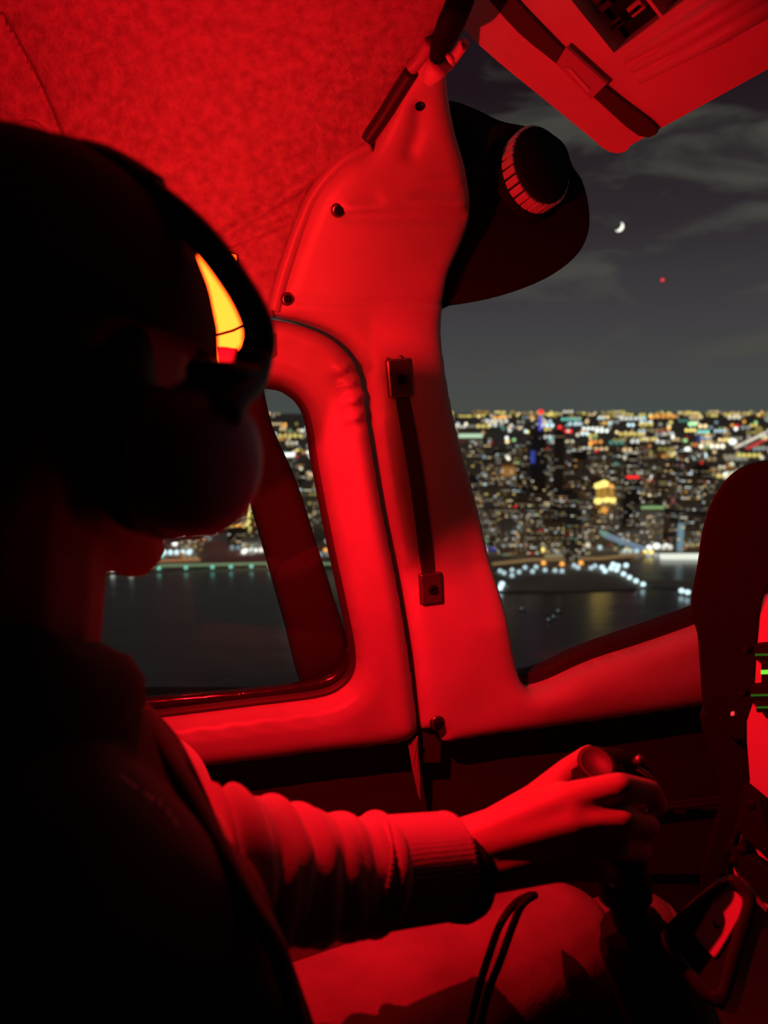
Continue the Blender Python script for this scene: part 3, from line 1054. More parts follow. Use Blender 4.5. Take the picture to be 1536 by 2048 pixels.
disc_stack('cap_button', hp(0, 0, 0.114), UPH, [(0.008, -0.004), (0.008, 0.001), (0.004, 0.004)], M['cap'], capo, n=12)

# headset: band standing off the head, ear cup, yoke, microphone boom
hs = empty('headset', HC)
tag(hs, 'black aviation headset with oval ear cup worn over the cap', 'headset')
def mirror(p):
    d = p - HC
    return p - RT * (2 * d.dot(RT))


half = [px(*q) for q in ((486, 782, .395), (508, 735, .395), (518, 672, .395), (504, 622, .395), (470, 562, .397), (420, 494, .40), (362, 436, .405), (290, 382, .41), (210, 332, .415))]
bandp = spath(half + [px(90, 300, .42)] + [mirror(p) for p in reversed(half)], 5)
V, F = tube_mesh(bandp, [0.0070 + 0.0012 * max(0, 1 - min(abs(i - 9), abs(len(bandp) - 10 - i)) / 10) for i in range(len(bandp))], 12, flat=1.25, up=None)
from_py('headband', V, F, M['headset'], hs, True)
pad = spath([px(*q) for q in ((300, 395, .41), (212, 342, .415), (120, 326, .42), (-40, 332, .43))], 4)
tube('head_pad', pad, 0.013, M['headset'], hs, n=12)
tube('yoke', spath([px(*q) for q in ((392, 742, .372), (430, 748, .366), (475, 752, .372), (515, 748, .39))], 4), [0.007] * 13, M['headset'], hs, n=10)
tube('yoke_arm', spath([px(*q) for q in ((508, 715, .393), (494, 760, .385), (465, 790, .372), (440, 830, .362))], 4), 0.010, M['headset'], hs, n=12)
cc = px(408, 925, 0.372)
cax = (RT * 0.93 + FW * 0.10 + Vector((0, -0.33, 0.02))).normalized()
prof = [(0.026, -0.026), (0.030, -0.024), (0.0335, -0.016), (0.034, -0.006), (0.0328, 0.005), (0.029, 0.012), (0.020, 0.017), (0.008, 0.019)]
cupup = (px(470, 800, .372) - px(385, 1050, .372)).normalized()
cup = disc_stack('ear_cup', cc, cax, prof, M['cup'], hs, n=40, sx=1.10, side=cupup)
disc_stack('ear_cushion', cc - cax * 0.030, cax, [(0.030, -0.014), (0.0340, -0.010), (0.0348, -0.004), (0.032, 0.004)], M['headset'], hs, n=32, sx=1.10, side=cupup)
disc_stack('ear_cup', mirror(cc), (cax - RT * 2 * cax.dot(RT)), prof, M['cup'], hs, n=40, sx=1.10, side=cupup)
disc_stack('ear_cushion', mirror(cc - cax * 0.030), (cax - RT * 2 * cax.dot(RT)), [(0.030, -0.014), (0.0340, -0.010), (0.0348, -0.004), (0.032, 0.004)], M['headset'], hs, n=32, sx=1.10, side=cupup)
tube('yoke_arm', [mirror(px(*q)) for q in ((508, 715, .393), (494, 760, .385), (465, 790, .372), (440, 830, .362))], 0.010, M['headset'], hs, n=12)
tube('rim_light_ring', [cc - cax * 0.012 + cupup * (0.0352 * 1.10 * math.cos(q)) + cax.cross(cupup).normalized() * (0.0352 * math.sin(q)) for q in [k * math.pi / 20 for k in range(41)]], 0.0022, M['plate'], cup, n=8, cap=False)  # pale ring added to stand in for the rim light on the cup
tube('microphone_boom', spath([px(*q) for q in ((400, 1000, .385), (330, 1040, .42), (270, 1060, .48), (230, 1060, .52))], 5), 0.003, M['headset'], hs, n=8)
disc_stack('microphone', px(225, 1058, .525), (0.3, 0.9, 0), [(0.009, -0.012), (0.010, 0.0), (0.008, 0.012)], M['headset'], hs, n=12)


# clothing
blob('sweatshirt', [(px(-20, 1450, .475), .076, px(20, 1760, .50), .122), (px(20, 1760, .50), .122, px(110, 2300, .545), .140),
                    C((40, 1640, .50, .09), (285, 1606, .630, .058)), C((285, 1606, .63, .058), (340, 2050, .72, .055)), C((330, 2050, .72, .055), (620, 2150, .85, .040)),
                    C((30, 1710, .46, .09), (70, 1715, .40, .060)), C((70, 1715, .40, .060), (395, 1800, .500, .052))], M['sweat'], voxel=0.006, parent=pilot, smooth_it=8)
# collar folds at the neck
tube('hood_collar', spath([px(*q) for q in ((-160, 1360, .40), (-20, 1370, .385), (90, 1385, .40), (170, 1405, .45), (180, 1425, .52), (90, 1420, .57))], 6), [0.030] * 5 + [0.032] * 26, M['vest'], pilot, n=14,
     disp=lambda t, a: 1 + 0.10 * math.sin(9 * t + 2 * a) + 0.05 * math.sin(23 * t + a))
tube('hood_fold', spath([px(*q) for q in ((140, 1320, .43), (180, 1350, .455), (222, 1400, .475), (240, 1455, .485))], 6), [.010, .012, .014, .016, .018, .019, .020, .020, .021, .021, .021, .021, .020, .020, .019, .018, .017, .016, .014], M['vest'], pilot, n=12)
vest = blob('vest', [(px(-10, 1510, .445), .080, px(20, 1760, .47), .128), (px(20, 1760, .47), .128, px(110, 2300, .52), .150), C((0, 1570, .42, .06), (205, 1580, .49, .022)),
                     C((205, 1580, .49, .028), (345, 1830, .46, .036)), C((60, 1710, .385, .064), (350, 1870, .46, .060)), C((350, 1870, .46, .060), (440, 2200, .48, .070)),
                     C((270, 1920, .45, .066), (400, 2020, .46, .056))], M['vest'], voxel=0.006, parent=pilot, smooth_it=10)


def sleeve_disp(t, a):
    # folds run diagonally round the sleeve, deepest by the elbow
    env = (1 - t) ** 0.45 * (1 if t < 0.93 else 0.5)
    w = 33 * t ** 1.05 + 2.3 * math.sin(a + 0.5) + 0.7 * math.sin(2 * a + 5 * t)
    f = (0.5 + 0.5 * math.sin(w)) ** 0.55 - 0.62
    g = (0.5 + 0.5 * math.sin(1.63 * w + 2.4 * math.sin(a + 3 * t))) ** 0.7 - 0.55
    return 1 + env * (0.15 * f + 0.07 * g) + 0.012 * math.sin(5 * a + 12 * t)


arm = [px(*q) for q in ((395, 1740, .505), (450, 1742, .515), (520, 1748, .53), (600, 1752, .548), (680, 1752, .566), (745, 1750, .580))]
ap = spath(arm, 26)
tube('sleeve', ap, [0.054 - 0.014 * (i / (len(ap) - 1)) ** 1.2 for i in range(len(ap))], M['sweat'], pilot, n=64, disp=sleeve_disp)
cp_ = spath([px(*q) for q in ((735, 1746, .577), (750, 1746, .580), (820, 1738, .598), (895, 1730, .617))], 8)
tube('cuff', cp_, [0.0395 + (0.003 if i < 3 else 0) for i in range(len(cp_))], M['sweat'], pilot, n=132, disp=lambda t, a: 1 + 0.022 * math.cos(66 * a) + (0.02 if t > 0.96 else 0), cap=True)
tube('cuff_seam', [px(*q) for q in ((738, 1746, .578), (746, 1746, .5795), (753, 1746, .5815))], [0.041, 0.0445, 0.041], M['sweat'], pilot, n=40)
watch = tube('wrist_watch', [px(*q) for q in ((900, 1752, .612), (920, 1750, .617), (938, 1748, .622))], [0.034, 0.0355, 0.033], M['black'], pilot, n=30)

blob('trousers', chain((330, 2330, 0.56, 0.098), (1105, 1915, 0.78, 0.072), (1180, 2050, .84, .066), (1300, 2400, 0.95, 0.062)) + chain((380, 2330, 0.72, 0.095), (1275, 1882, 0.98, 0.062), (1420, 2200, 1.10, 0.055)) +
     [(px(120, 2350, .54), 0.125, px(260, 2350, 0.66), 0.125)], M['jeans'], voxel=0.006, parent=pilot, smooth_it=6)

# harness strap down the chest and the headset cable
tube('harness_strap', spath([px(*q) for q in ((285, 1425, .475), (320, 1490, .462), (370, 1570, .450), (430, 1680, .438), (490, 1790, .432), (556, 1905, .432), (600, 2060, .45))], 6), 0.0055, M['strap'], pilot, n=10, flat=1.3)
hc = spath([px(*q) for q in ((310, 1440, .50), (345, 1490, .49), (385, 1560, .475), (420, 1640, .462), (470, 1750, .447), (530, 1860, .44))], 6)
cable = tube('headset_cable', hc, 0.0042, M['black'], None, n=8)
tag(cable, 'thin black headset cable hanging down the chest', 'cable')
badge = slab('badge_clip', [px(*q) for q in ((338, 1530, .455), (344, 1528, .455), (358, 1558, .452), (352, 1562, .452))], Vector((0, 0.004, 0)), M['print'], pilot)

# worn, unreadable print across the vest: short slanted strokes
bpy.context.view_layer.update()
for u, v, rot in ((246, 1556, -18), (256, 1564, -22), (270, 1574, -26), (292, 1590, -32), (303, 1598, -34), (320, 1606, -38), (337, 1626, -42), (350, 1648, -46)):
    hit, loc, nrm, _ = vest.ray_cast(vest.matrix_world.inverted() @ Vector((0, 0, 0)), Vector(rays(u, v)).normalized())
    p = (vest.matrix_world @ loc) if hit else px(u, v, .43)
    if not hit:
        nrm = Vector((0.3, -0.9, 0.3))
    xa = Vector((math.cos(math.radians(rot + 65)), 0, math.sin(math.radians(rot + 65))))
    xa = (xa - nrm * xa.dot(nrm)).normalized()
    ya = nrm.cross(xa)
    lo = box('print_stroke', p, xa * 0.0024, ya * 0.0007, nrm * 0.0004, M['print'])
    lo.parent = vest
    lo.matrix_parent_inverse = vest.matrix_world.inverted()

# ------------------------------------------------------------------ cyclic stick in the hand
cy = empty('control_stick', px(1300, 2200, 0.80))
tag(cy, 'black control stick with grip switches held by the pilot', 'control stick')
gp = spath([px(*q) for q in ((1192, 1535, .652), (1205, 1580, .655), (1222, 1650, .660), (1238, 1730, .668), (1250, 1790, .675))], 5)
tube('grip', gp, [0.019, 0.020, 0.0205] + [0.0195] * 10 + [0.021] * 8, M['black'], cy, n=18, flat=1.15)
disc_stack('grip_head', px(1198, 1535, .650), (-0.45, -0.50, 0.70), [(0.020, -0.014), (0.0205, 0.0), (0.0195, 0.006), (0.016, 0.009), (0.015, 0.0085)], M['grip'], cy, n=28, sx=0.72, side=(0.7, 0.2, 0.6))
tube('grip_bridge', spath([px(*q) for q in ((1200, 1525, .655), (1240, 1528, .66), (1278, 1545, .668), (1305, 1575, .675))], 4), [0.012, 0.0125, .0125, .0125, 0.012, 0.0115, .011, .0105, 0.010, .009, .008, .007, 0.006], M['black'], cy, n=14)
tube('switch_lever', [px(1268, 1528, .655), px(1276, 1520, .652), px(1282, 1515, .650)], [0.0028, 0.0030, 0.0034], M['metal'], cy, n=10)
tube('trigger_guard', spath([px(*q) for q in ((1272, 1536, .655), (1292, 1548, .655), (1308, 1566, .662))], 4), 0.0025, M['metal'], cy, n=8)
tube('shaft', spath([px(*q) for q in ((1245, 1770, .672), (1262, 1840, .69), (1290, 1960, .73), (1300, 2200, .80))], 5), [0.016] * 6 + [0.014] * 10, M['black'], cy, n=14)
tube('shaft_boot', spath([px(*q) for q in ((1262, 1850, .69), (1285, 1920, .70), (1330, 2060, .74))], 5), [0.028] * 3 + [0.034] * 8, M['black'], cy, n=16)
disc_stack('adjuster', px(1232, 1755, .650), (-0.75, -0.45, 0.45), [(0.0085, -0.012), (0.0085, 0.0), (0.007, 0.004), (0.004, 0.0045)], M['metal'], cy, n=18)
disc_stack('collar', px(1262, 1760, .655), (-0.75, -0.45, 0.45), [(0.013, -0.012), (0.014, 0.0), (0.012, 0.008)], M['black'], cy, n=18)
tube('stick_linkage', [px(1256, 1712, .66), px(1272, 1732, .66), px(1282, 1748, .66)], 0.0015, M['metal'], cy, n=6)

for k, dx in enumerate((0, 26)):
    c_ = tube('thigh_cable', spath([px(*q) for q in ((1062 + dx * .3, 1790, .70), (1030 + dx * .6, 1808, .675), (1000 + dx, 1850, .655), (975 + dx, 1920, .635), (954 + dx * .8, 1990, .615), (925 + dx * .8, 2120, .58))], 6), 0.0034, M['black'], None, n=8)
    tag(c_, ('left' if k == 0 else 'right') + ' of two thin black cables looped over the thigh', 'cable', 'cables over the thigh')

# seat under the pilot
seat = empty('pilot_seat', (-0.25, 0.5, -0.95))
tag(seat, 'dark pilot seat below the frame', 'seat')
box('seat_cushion', (-0.16, 0.62, -0.72), (0.24, 0.12, 0), (-0.09, 0.20, 0), (0, 0, 0.07), M['vest'], seat, bevel=0.03)
box('seat_base', (-0.16, 0.62, -0.88), (0.20, 0.10, 0), (-0.07, 0.16, 0), (0, 0, 0.095), M['black'], seat, bevel=0.01)


# ------------------------------------------------------------------ the city outside
random.seed(11)
RNG = random.Random(23)
M['water'] = mat('night_water', (0.13, 0.105, 0.098), 0.22, spec=1.0, bump=[(0.02, 0.12, 6.0), (0.12, 0.12, 1.2)])
M['land'] = mat('city_ground', (0.58, 0.50, 0.43), 0.9, var=(0.004, 0.4))  # base colour raised to stand in for the distant haze
M['tower_a'] = mat('tower_stone', (0.56, 0.48, 0.42), 0.8)
M['tower_b'] = mat('tower_dark', (0.16, 0.13, 0.13), 0.6)
M['tower_c'] = mat('tower_brown', (0.52, 0.38, 0.27), 0.8)
PAL = {'warm': (1.0, 0.72, 0.36), 'pale': (1.0, 0.93, 0.72), 'cool': (0.66, 0.92, 1.0), 'white': (0.95, 1.0, 0.95), 'orange': (1.0, 0.42, 0.08), 'yellow': (1.0, 0.80, 0.20),
       'red': (1.0, 0.03, 0.03), 'green': (0.45, 1.0, 0.40), 'blue': (0.12, 0.16, 1.0), 'teal': (0.25, 0.85, 0.70)}
PK = list(PAL)
LM = {k: glow('light_' + k, PAL[k], {'red': 0.9, 'blue': 0.8}.get(k, 0.9)) for k in PK}
DIM = {k: glow('dim_' + k, PAL[k], 0.32) for k in PK}
FNT = {k: glow('faint_' + k, PAL[k], 0.19) for k in PK}  # faint extra windows, added to stand in for the city's hazy glow
HOT = {k: glow('hot_' + k, PAL[k], 1.6) for k in PK}

# river and land
Z = -ALT
wv = [(-60000, 300, Z), (60000, 300, Z), (60000, 90000, Z), (-60000, 90000, Z)]
riv = from_py('river', wv, [(0, 1, 2, 3)], M['water'])
tag(riv, 'dark river below the city', kind='structure')
shore = [(-900, 1215), (-300, 1185), (100, 1160), (230, 1143), (400, 1134), (560, 1128), (700, 1136), (820, 1160), (950, 1180), (1050, 1182), (1160, 1180), (1270, 1176), (1292, 1168), (1255, 1143), (1262, 1112),
         (1300, 1100), (1400, 1108), (1700, 1115), (2300, 1130)]
lz = 3.0
pts = [ground(u, v, lz) for u, v in shore] + [Vector((50000, 20000, Z + lz)), Vector((50000, 80000, Z + lz)), Vector((-50000, 80000, Z + lz)), Vector((-30000, 5000, Z + lz))]
bm = bmesh.new()
vsb = [bm.verts.new(p) for p in pts]
eds = [bm.edges.new((vsb[i], vsb[(i + 1) % len(vsb)])) for i in range(len(vsb))]
bmesh.ops.triangle_fill(bm, use_beauty=True, edges=eds)
low = [bm.verts.new(p - Vector((0, 0, 6))) for p in pts]
for i in range(len(shore) - 1):
    bm.faces.new((vsb[i], vsb[i + 1], low[i + 1], low[i]))
tag(from_bm('city_ground', bm, M['land']), 'dark city ground behind the shore', kind='structure')
pier2 = [ground(u, v, lz) for u, v in ((1285, 1163), (1330, 1160), (1400, 1162), (1700, 1172), (1700, 1200), (1392, 1184), (1350, 1172), (1290, 1170))]
tag(slab('trim_2', pier2, Vector((0, 0, -5)), M['land']), 'low dark pier by the far bank', kind='structure')

ICO = bmesh.new()
bmesh.ops.create_icosphere(ICO, subdivisions=1, radius=1.0)
ICO_V = [v.co.copy() for v in ICO.verts]
ICO_F = [[v.index for v in f.verts] for f in ICO.faces]
ICO.free()


ORD = ['leftmost', 'second', 'third', 'fourth', 'fifth', 'sixth', 'seventh', 'eighth', 'ninth', 'tenth', 'eleventh', 'twelfth', 'thirteenth', 'fourteenth', 'fifteenth', 'sixteenth', 'seventeenth', 'eighteenth', 'nineteenth', 'twentieth']


def number_from_left():
    """things that share a label are told apart by their order from the left"""
    by = {}
    for o in COL.objects:
        if o.parent is None and o.get('group') and o.get('label'):
            by.setdefault(o['label'], []).append(o)
    for lab, os_ in by.items():
        if len(os_) > 1 and os_[0].get('group') != 'cables over the thigh':
            os_.sort(key=lambda o: o.location.x / o.location.y)
            for k, o in enumerate(os_):
                o['label'] = lab + (', leftmost' if k == 0 else ', %s from left' % ORD[min(k, 19)])


class Lights:
    """many small lamps in one mesh, a material slot per colour"""

    def __init__(self):
        self.v, self.f, self.m, self.slots = [], [], [], []

    def slot(self, m):
        if m not in self.slots:
            self.slots.append(m)
        return self.slots.index(m)

    def ball(self, c, r, m, sx=1.0):
        k = len(self.v)
        s = self.slot(m)
        for q in ICO_V:
            self.v.append((c.x + q.x * r * sx, c.y + q.y * r, c.z + q.z * r))
        for f in ICO_F:
            self.f.append([k + i for i in f])
            self.m.append(s)

    def box(self, c, X, Y, Zv, m):
        k = len(self.v)
        s = self.slot(m)
        for i in (-1, 1):
            for j in (-1, 1):
                for l in (-1, 1):
                    self.v.append(tuple(c + X * i + Y * j + Zv * l))
        for q in ((0, 1, 3, 2), (4, 6, 7, 5), (0, 4, 5, 1), (2, 3, 7, 6), (0, 2, 6, 4), (1, 5, 7, 3)):
            self.f.append([k + i for i in q])
            self.m.append(s)

    def build(self, name, parent=None):
        me = bpy.data.meshes.new(name)
        me.from_pydata(self.v, [], self.f)
        for m in self.slots:
            me.materials.append(m)
        me.polygons.foreach_set('material_index', self.m)
        me.update()
        o = bpy.data.objects.new(name, me)
        COL.objects.link(o)
        if parent:
            o.parent = parent
            o.matrix_parent_inverse = Matrix.Translation(-parent.location)
        return o


def pick(table):
    return RNG.choices([a for a, _ in table], [b for _, b in table])[0]


WIN = [('warm', 30), ('pale', 30), ('white', 16), ('cool', 8), ('yellow', 8), ('orange', 5), ('green', 1), ('red', 2)]


def depth_scale(P):
    return math.hypot(P.x, P.y) / FPX


def tower(u, vbase, width_px, vtop, name='office_tower', label=None, group=None, body='tower_a', lit=0.30, style=0, crown=None, bands=None, rot=None):
    """tower whose foot is seen at (u, vbase) and roof at vtop"""
    G = ground(u, vbase, lz)
    dist = G.y
    s = depth_scale(G)
    # height from the roof line
    r = rays(u, vtop)
    ztop = r[2] * (G.y / r[1])
    h = max(ztop - (Z + lz), 15)
    w = width_px * s
    dp = w * RNG.uniform(0.6, 1.0)
    a = RNG.uniform(-0.35, 0.35) if rot is None else rot
    X, Y = Vector((math.cos(a), math.sin(a), 0)), Vector((-math.sin(a), math.cos(a), 0))
    UP = Vector((0, 0, 1))
    root = empty(name, G)
    tiers = {0: [(1, 0, 0.94), (0.62, 0.94, 1.0)], 1: [(1, 0, 0.62), (0.78, 0.62, 0.86), (0.5, 0.86, 0.97), (0.16, 0.97, 1.0)], 2: [(1, 0, 0.97), (0.9, 0.97, 0.985), (0.35, 0.985, 1.0)],
             3: [(1, 0, 0.80), (0.70, 0.80, 0.90), (0.42, 0.90, 0.97), (0.10, 0.97, 1.0)]}[style]
    bm = bmesh.new()
    for k, t0, t1 in tiers:
        box_bm(bm, G + UP * h * (t0 + t1) / 2, X * w / 2 * k, Y * dp / 2 * k, UP * h * (t1 - t0) / 2)
    # parapet lip
    box_bm(bm, G + UP * h * tiers[0][2], X * w * 0.515, Y * dp * 0.515, UP * 1.2)
    from_bm('tower_body', bm, M[body], root)
    L = Lights()
    cell = max(4.2, 4.4 * s)
    for k, t0, t1 in tiers[:-1]:
        hw, hd = w / 2 * k, dp / 2 * k
        zz = h * t0 + cell * 0.6
        while zz < h * t1 - cell * 0.4:
            if RNG.random() < 0.82:
                n = max(int(2 * hw / (cell * 1.15)), 1)
                row = RNG.random() < 0.10
                for i in range(n):
                    if RNG.random() < (0.9 if row else lit):
                        c = G + UP * zz - Y * (hd + 0.2) + X * (-hw + (i + 0.5) * 2 * hw / n)
                        m = pick(WIN)
                        tab = FNT if RNG.random() < 0.42 else DIM if RNG.random() < 0.58 else LM
                        L.box(c, X * hw / n * 0.72, Y * 0.3, UP * cell * 0.27, tab[m])
                side = 1 if a > -math.atan2(G.x, G.y) else -1
                n = max(int(2 * hd / (cell * 1.15)), 1)
                for i in range(n):
                    if RNG.random() < lit * 0.7:
                        sx = -1 if G.x > 0 else 1
                        c = G + UP * zz + X * sx * (hw + 0.2) + Y * (-hd + (i + 0.5) * 2 * hd / n)
                        L.box(c, Y * hd / n * 0.7, X * 0.3, UP * cell * 0.27, (FNT if RNG.random() < 0.5 else DIM if RNG.random() < 0.6 else LM)[pick(WIN)])
            zz += cell * RNG.choice((1.0, 1.0, 1.0, 1.6))
    for (t0, t1, k, mm) in (bands or []):
        L.box(G + UP * h * (t0 + t1) / 2 - Y * (dp / 2 * k), X * w / 2 * k, Y * 1.5, UP * h * (t1 - t0) / 2, mm)
    if L.v:
        o = L.build('lit_windows', root)
        o['kind'] = 'stuff'
    if crown:
        L2 = Lights()
        mm, rp = crown
        L2.ball(G + UP * (h + rp * s), rp * s, mm, 1.3)
        L2.build('roof_beacon', root)
    tag(root, label or 'dim grey tower block with scattered lit windows in the night city', 'building', group or ('city tower blocks' if not label else None))
    return root


# towers that stand out
t = tower(1070, 1060, 30, 832, 'skyscraper', 'tallest dark skyscraper with a violet mast and red beacon', body='tower_b', lit=0.10, style=3, rot=0.1)
G = ground(1070, 1060, lz)
s = depth_scale(G)
Lm = Lights()
zt = rays(1070, 832)[2] * (G.y / rays(1070, 832)[1])
z2 = rays(1072, 860)[2] * (G.y / rays(1072, 860)[1])
M['violet'] = glow('violet_mast', (0.22, 0.16, 0.95), 0.75)
Lm.box(Vector((G.x + 2 * s, G.y - 20, (zt + z2) / 2)), Vector((2.4 * s, 0, 0)), Vector((0, 2 * s, 0)), Vector((0, 0, (zt - z2) / 2)), M['violet'])
Lm.build('lit_mast', t)
Lm = Lights()
Lm.box(Vector((G.x - 14 * s, G.y - 40, rays(1058, 912)[2] * G.y)), Vector((4 * s, 0, 0)), Vector((0, 2 * s, 0)), Vector((0, 0, 12 * s)), DIM['blue'])
Lm.build('violet_facade', t)
Lm = Lights()
Lm.ball(Vector((G.x + 2 * s, G.y - 20, zt + 8 * s)), 4.6 * s, HOT['red'], 1.4)
Lm.build('beacon', t)
tower(1113, 1075, 19, 858, 'skyscraper', 'slim black slab tower with a red roof light', body='tower_b', lit=0.10, style=2, crown=(HOT['red'], 3.6), rot=0.0)
t = tower(1209, 1088, 40, 958, 'office_tower', 'tower with a golden floodlit crown', body='tower_c', lit=0.30, style=1, rot=0.0)
G = ground(1209, 1088, lz)
s = depth_scale(G)


def spot_on(u, v):
    r = rays(u, v)
    return Vector(r * ((G.y - 22 * s) / r[1]))


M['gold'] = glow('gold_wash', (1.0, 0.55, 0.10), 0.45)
for (u, v, rp, sx, mm) in ((1196, 972, 7, 1.2, HOT['yellow']), (1208, 968, 8, 1.3, HOT['yellow']), (1223, 974, 5, 1.0, HOT['orange']), (1196, 1002, 7, 1.2, HOT['yellow']), (1212, 999, 6, 1.3, HOT['yellow']), (1225, 1000, 6, 1.2, HOT['yellow']), (1209, 1020, 7, 1.0, LM['orange'])):
    Lg = Lights()
    Lg.ball(spot_on(u, v), rp * s, mm, sx)
    Lg.build('floodlight', t)
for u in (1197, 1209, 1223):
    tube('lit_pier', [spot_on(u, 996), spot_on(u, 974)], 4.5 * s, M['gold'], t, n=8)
tower(1295, 1085, 44, 1008, 'office_tower', 'block with two green lit roof bands', body='tower_a', lit=0.3, style=0, rot=0.05, bands=[(0.91, 0.97, 1.0, glow('green_band_upper', (0.5, 0.9, 0.35), 0.5)), (0.48, 0.54, 0.7, glow('green_band_lower', (0.5, 0.9, 0.3), 0.5))])
tower(936, 1060, 46, 858, 'office_tower', 'tower beside the pillar with a bright pale green roof band', body='tower_a', lit=0.42, style=2, rot=0.0, bands=[(0.92, 0.955, 1.02, glow('pale_green_band', (0.72, 1.0, 0.70), 0.8))])
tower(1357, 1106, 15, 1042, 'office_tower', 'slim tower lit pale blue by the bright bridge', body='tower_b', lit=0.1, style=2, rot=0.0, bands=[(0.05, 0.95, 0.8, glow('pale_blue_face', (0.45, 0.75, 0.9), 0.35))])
tower(1258, 1060, 30, 950, 'office_tower', 'tower topped by broad red lit letters', body='tower_b', lit=0.30, style=0, rot=0.0, bands=[(0.93, 0.99, 0.8, HOT['red'])])
tower(1150, 1085, 40, 985, 'office_tower', 'brown floodlit block left of the golden tower', body='tower_c', lit=0.5, style=0, rot=0.1)
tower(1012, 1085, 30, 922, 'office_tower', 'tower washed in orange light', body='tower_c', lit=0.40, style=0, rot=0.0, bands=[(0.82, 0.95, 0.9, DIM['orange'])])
tower(583, 1075, 22, 905, 'office_tower', 'tower in the door window with a bright white roof sign', body='tower_a', lit=0.3, style=0, rot=0.0, bands=[(0.955, 1.0, 0.9, HOT['white'])])

# rows of ordinary blocks, far ones first
spots = []
for vb, n, hmin, hmax, wmin, wmax in ((905, 18, 6, 16, 12, 24), (930, 24, 10, 30, 14, 28), (960, 34, 18, 50, 16, 32), (1000, 38, 25, 75, 18, 36), (1040, 38, 32, 100, 20, 40), (1078, 34, 35, 120, 22, 42), (1108, 28, 25, 115, 24, 44)):
    for i in range(n):
        u = 905 + (1420 - 905) * (i + RNG.random()) / n
        spots.append((u, vb + RNG.uniform(-14, 14), RNG.uniform(wmin, wmax), RNG.uniform(hmin, hmax)))
    m_ = max(n // 5, 5)
    for i in range(m_):
        u = 380 + 300 * (i + RNG.random()) / m_
        spots.append((u, vb + RNG.uniform(-12, 12), RNG.uniform(wmin, wmax), RNG.uniform(hmin, hmax) * 0.75))
for i in range(64):
    u = RNG.choice((RNG.uniform(690, 900), RNG.uniform(690, 900), RNG.uniform(1425, 1700), RNG.uniform(-250, 370)))
    spots.append((u, RNG.uniform(930, 1100), RNG.uniform(18, 38), RNG.uniform(20, 80)))
for u, vb, w_, h_ in spots:
    if vb > 1035 and u > 1195:
        h_ *= 0.38                     # low ground round the bridge
    if vb > 1050 and u < 600:
        h_ *= 0.40
    if vb > 1090 and 1160 < u < 1420:
        continue
    bd, sty = RNG.choice(('tower_a', 'tower_a', 'tower_b', 'tower_c')), RNG.choice((0, 0, 1, 2, 0))
    where = ('in the door window' if u < 760 else 'right of the pillar' if u < 1030 else 'below the tallest skyscraper' if u < 1160 else 'around the golden tower' if u < 1270 else 'towards the instrument hood')
    row = 'distant' if vb < 945 else 'mid-distance' if vb < 1030 else 'waterfront'
    lab = '%s %s %s %s' % (row, {'tower_a': 'grey', 'tower_b': 'dark', 'tower_c': 'brown'}[bd], {0: 'block with a roof house', 1: 'stepped tower', 2: 'flat-topped slab'}[sty], where)
    tower(u, vb, w_, vb - h_, label=lab, group=lab.replace('block', 'blocks').replace('tower ', 'towers ', 1).replace('slab', 'slabs'), body=bd, lit=RNG.uniform(0.34, 0.72), style=sty,
          crown=(RNG.choice((LM['red'], LM['red'], LM['cool'], LM['orange'])), 2.6) if RNG.random() < 0.10 else None)

# the carpet of street and house lights out to the horizon
SL = Lights()
STREET = [('warm', 26), ('pale', 24), ('white', 18), ('cool', 12), ('yellow', 14), ('orange', 10), ('red', 5), ('green', 4), ('blue', 1), ('teal', 2)]


def light_at(u, v, rp, m, sx=1.0, lift=None):
    G = ground(u, v, lz)
    s = math.hypot(G.x, G.y) / FPX
    SL.ball(Vector((G.x, G.y, G.z + rp * s + (lift if lift is not None else 0))), rp * s, m, sx)


def lamps(n, u0, u1, v0, v1, r0, r1, table=STREET, hot=0.12, dim=0.4, bias=1.0):
    for _ in range(n):
        u = RNG.uniform(u0, u1)
        v = v0 + (v1 - v0) * RNG.random() ** bias
        c = pick(table)
        q = RNG.random()
        tab = HOT if q < hot else DIM if q < hot + dim else LM
        rp = RNG.uniform(r0, r1) * 1.3
        run = RNG.choices((1, 2, 3, 5), (55, 25, 12, 6))[0]
        for k in range(run):
            light_at(u + k * rp * 2.5, v, rp, tab[c])


lamps(70, -400, 900, 826, 840, 1.8, 2.6)
lamps(170, -400, 900, 838, 960, 2.2, 3.4, hot=0.14, dim=0.45)
lamps(130, -400, 400, 950, 1120, 2.4, 3.8, hot=0.12, dim=0.4)
lamps(80, 690, 900, 950, 1120, 2.4, 3.8, hot=0.12, dim=0.4)
lamps(150, 1540, 2000, 830, 1090, 2.2, 3.6, hot=0.12, dim=0.4)
lamps(160, 880, 1560, 826, 836, 1.8, 2.4, [('yellow', 60), ('warm', 25), ('pale', 10), ('orange', 8)], 0.05, 0.5)
lamps(190, 880, 1560, 837, 885, 2.2, 3.2, hot=0.16, dim=0.45, bias=1.0)
lamps(230, 880, 1560, 880, 960, 2.4, 3.6, hot=0.14, dim=0.45)
lamps(200, 880, 1440, 955, 1110, 2.6, 4.0, hot=0.12, dim=0.4)
lamps(110, 540, 720, 848, 960, 1.8, 3.0, hot=0.12, dim=0.5)
lamps(120, 420, 720, 950, 1060, 2.0, 3.4, [('yellow', 40), ('orange', 25), ('pale', 20), ('white', 15), ('cool', 10)], 0.12, 0.5)
lamps(46, 230, 700, 1070, 1118, 2.6, 4.2, [('cool', 40), ('white', 30), ('pale', 15), ('orange', 6), ('blue', 3)], 0.2, 0.35)
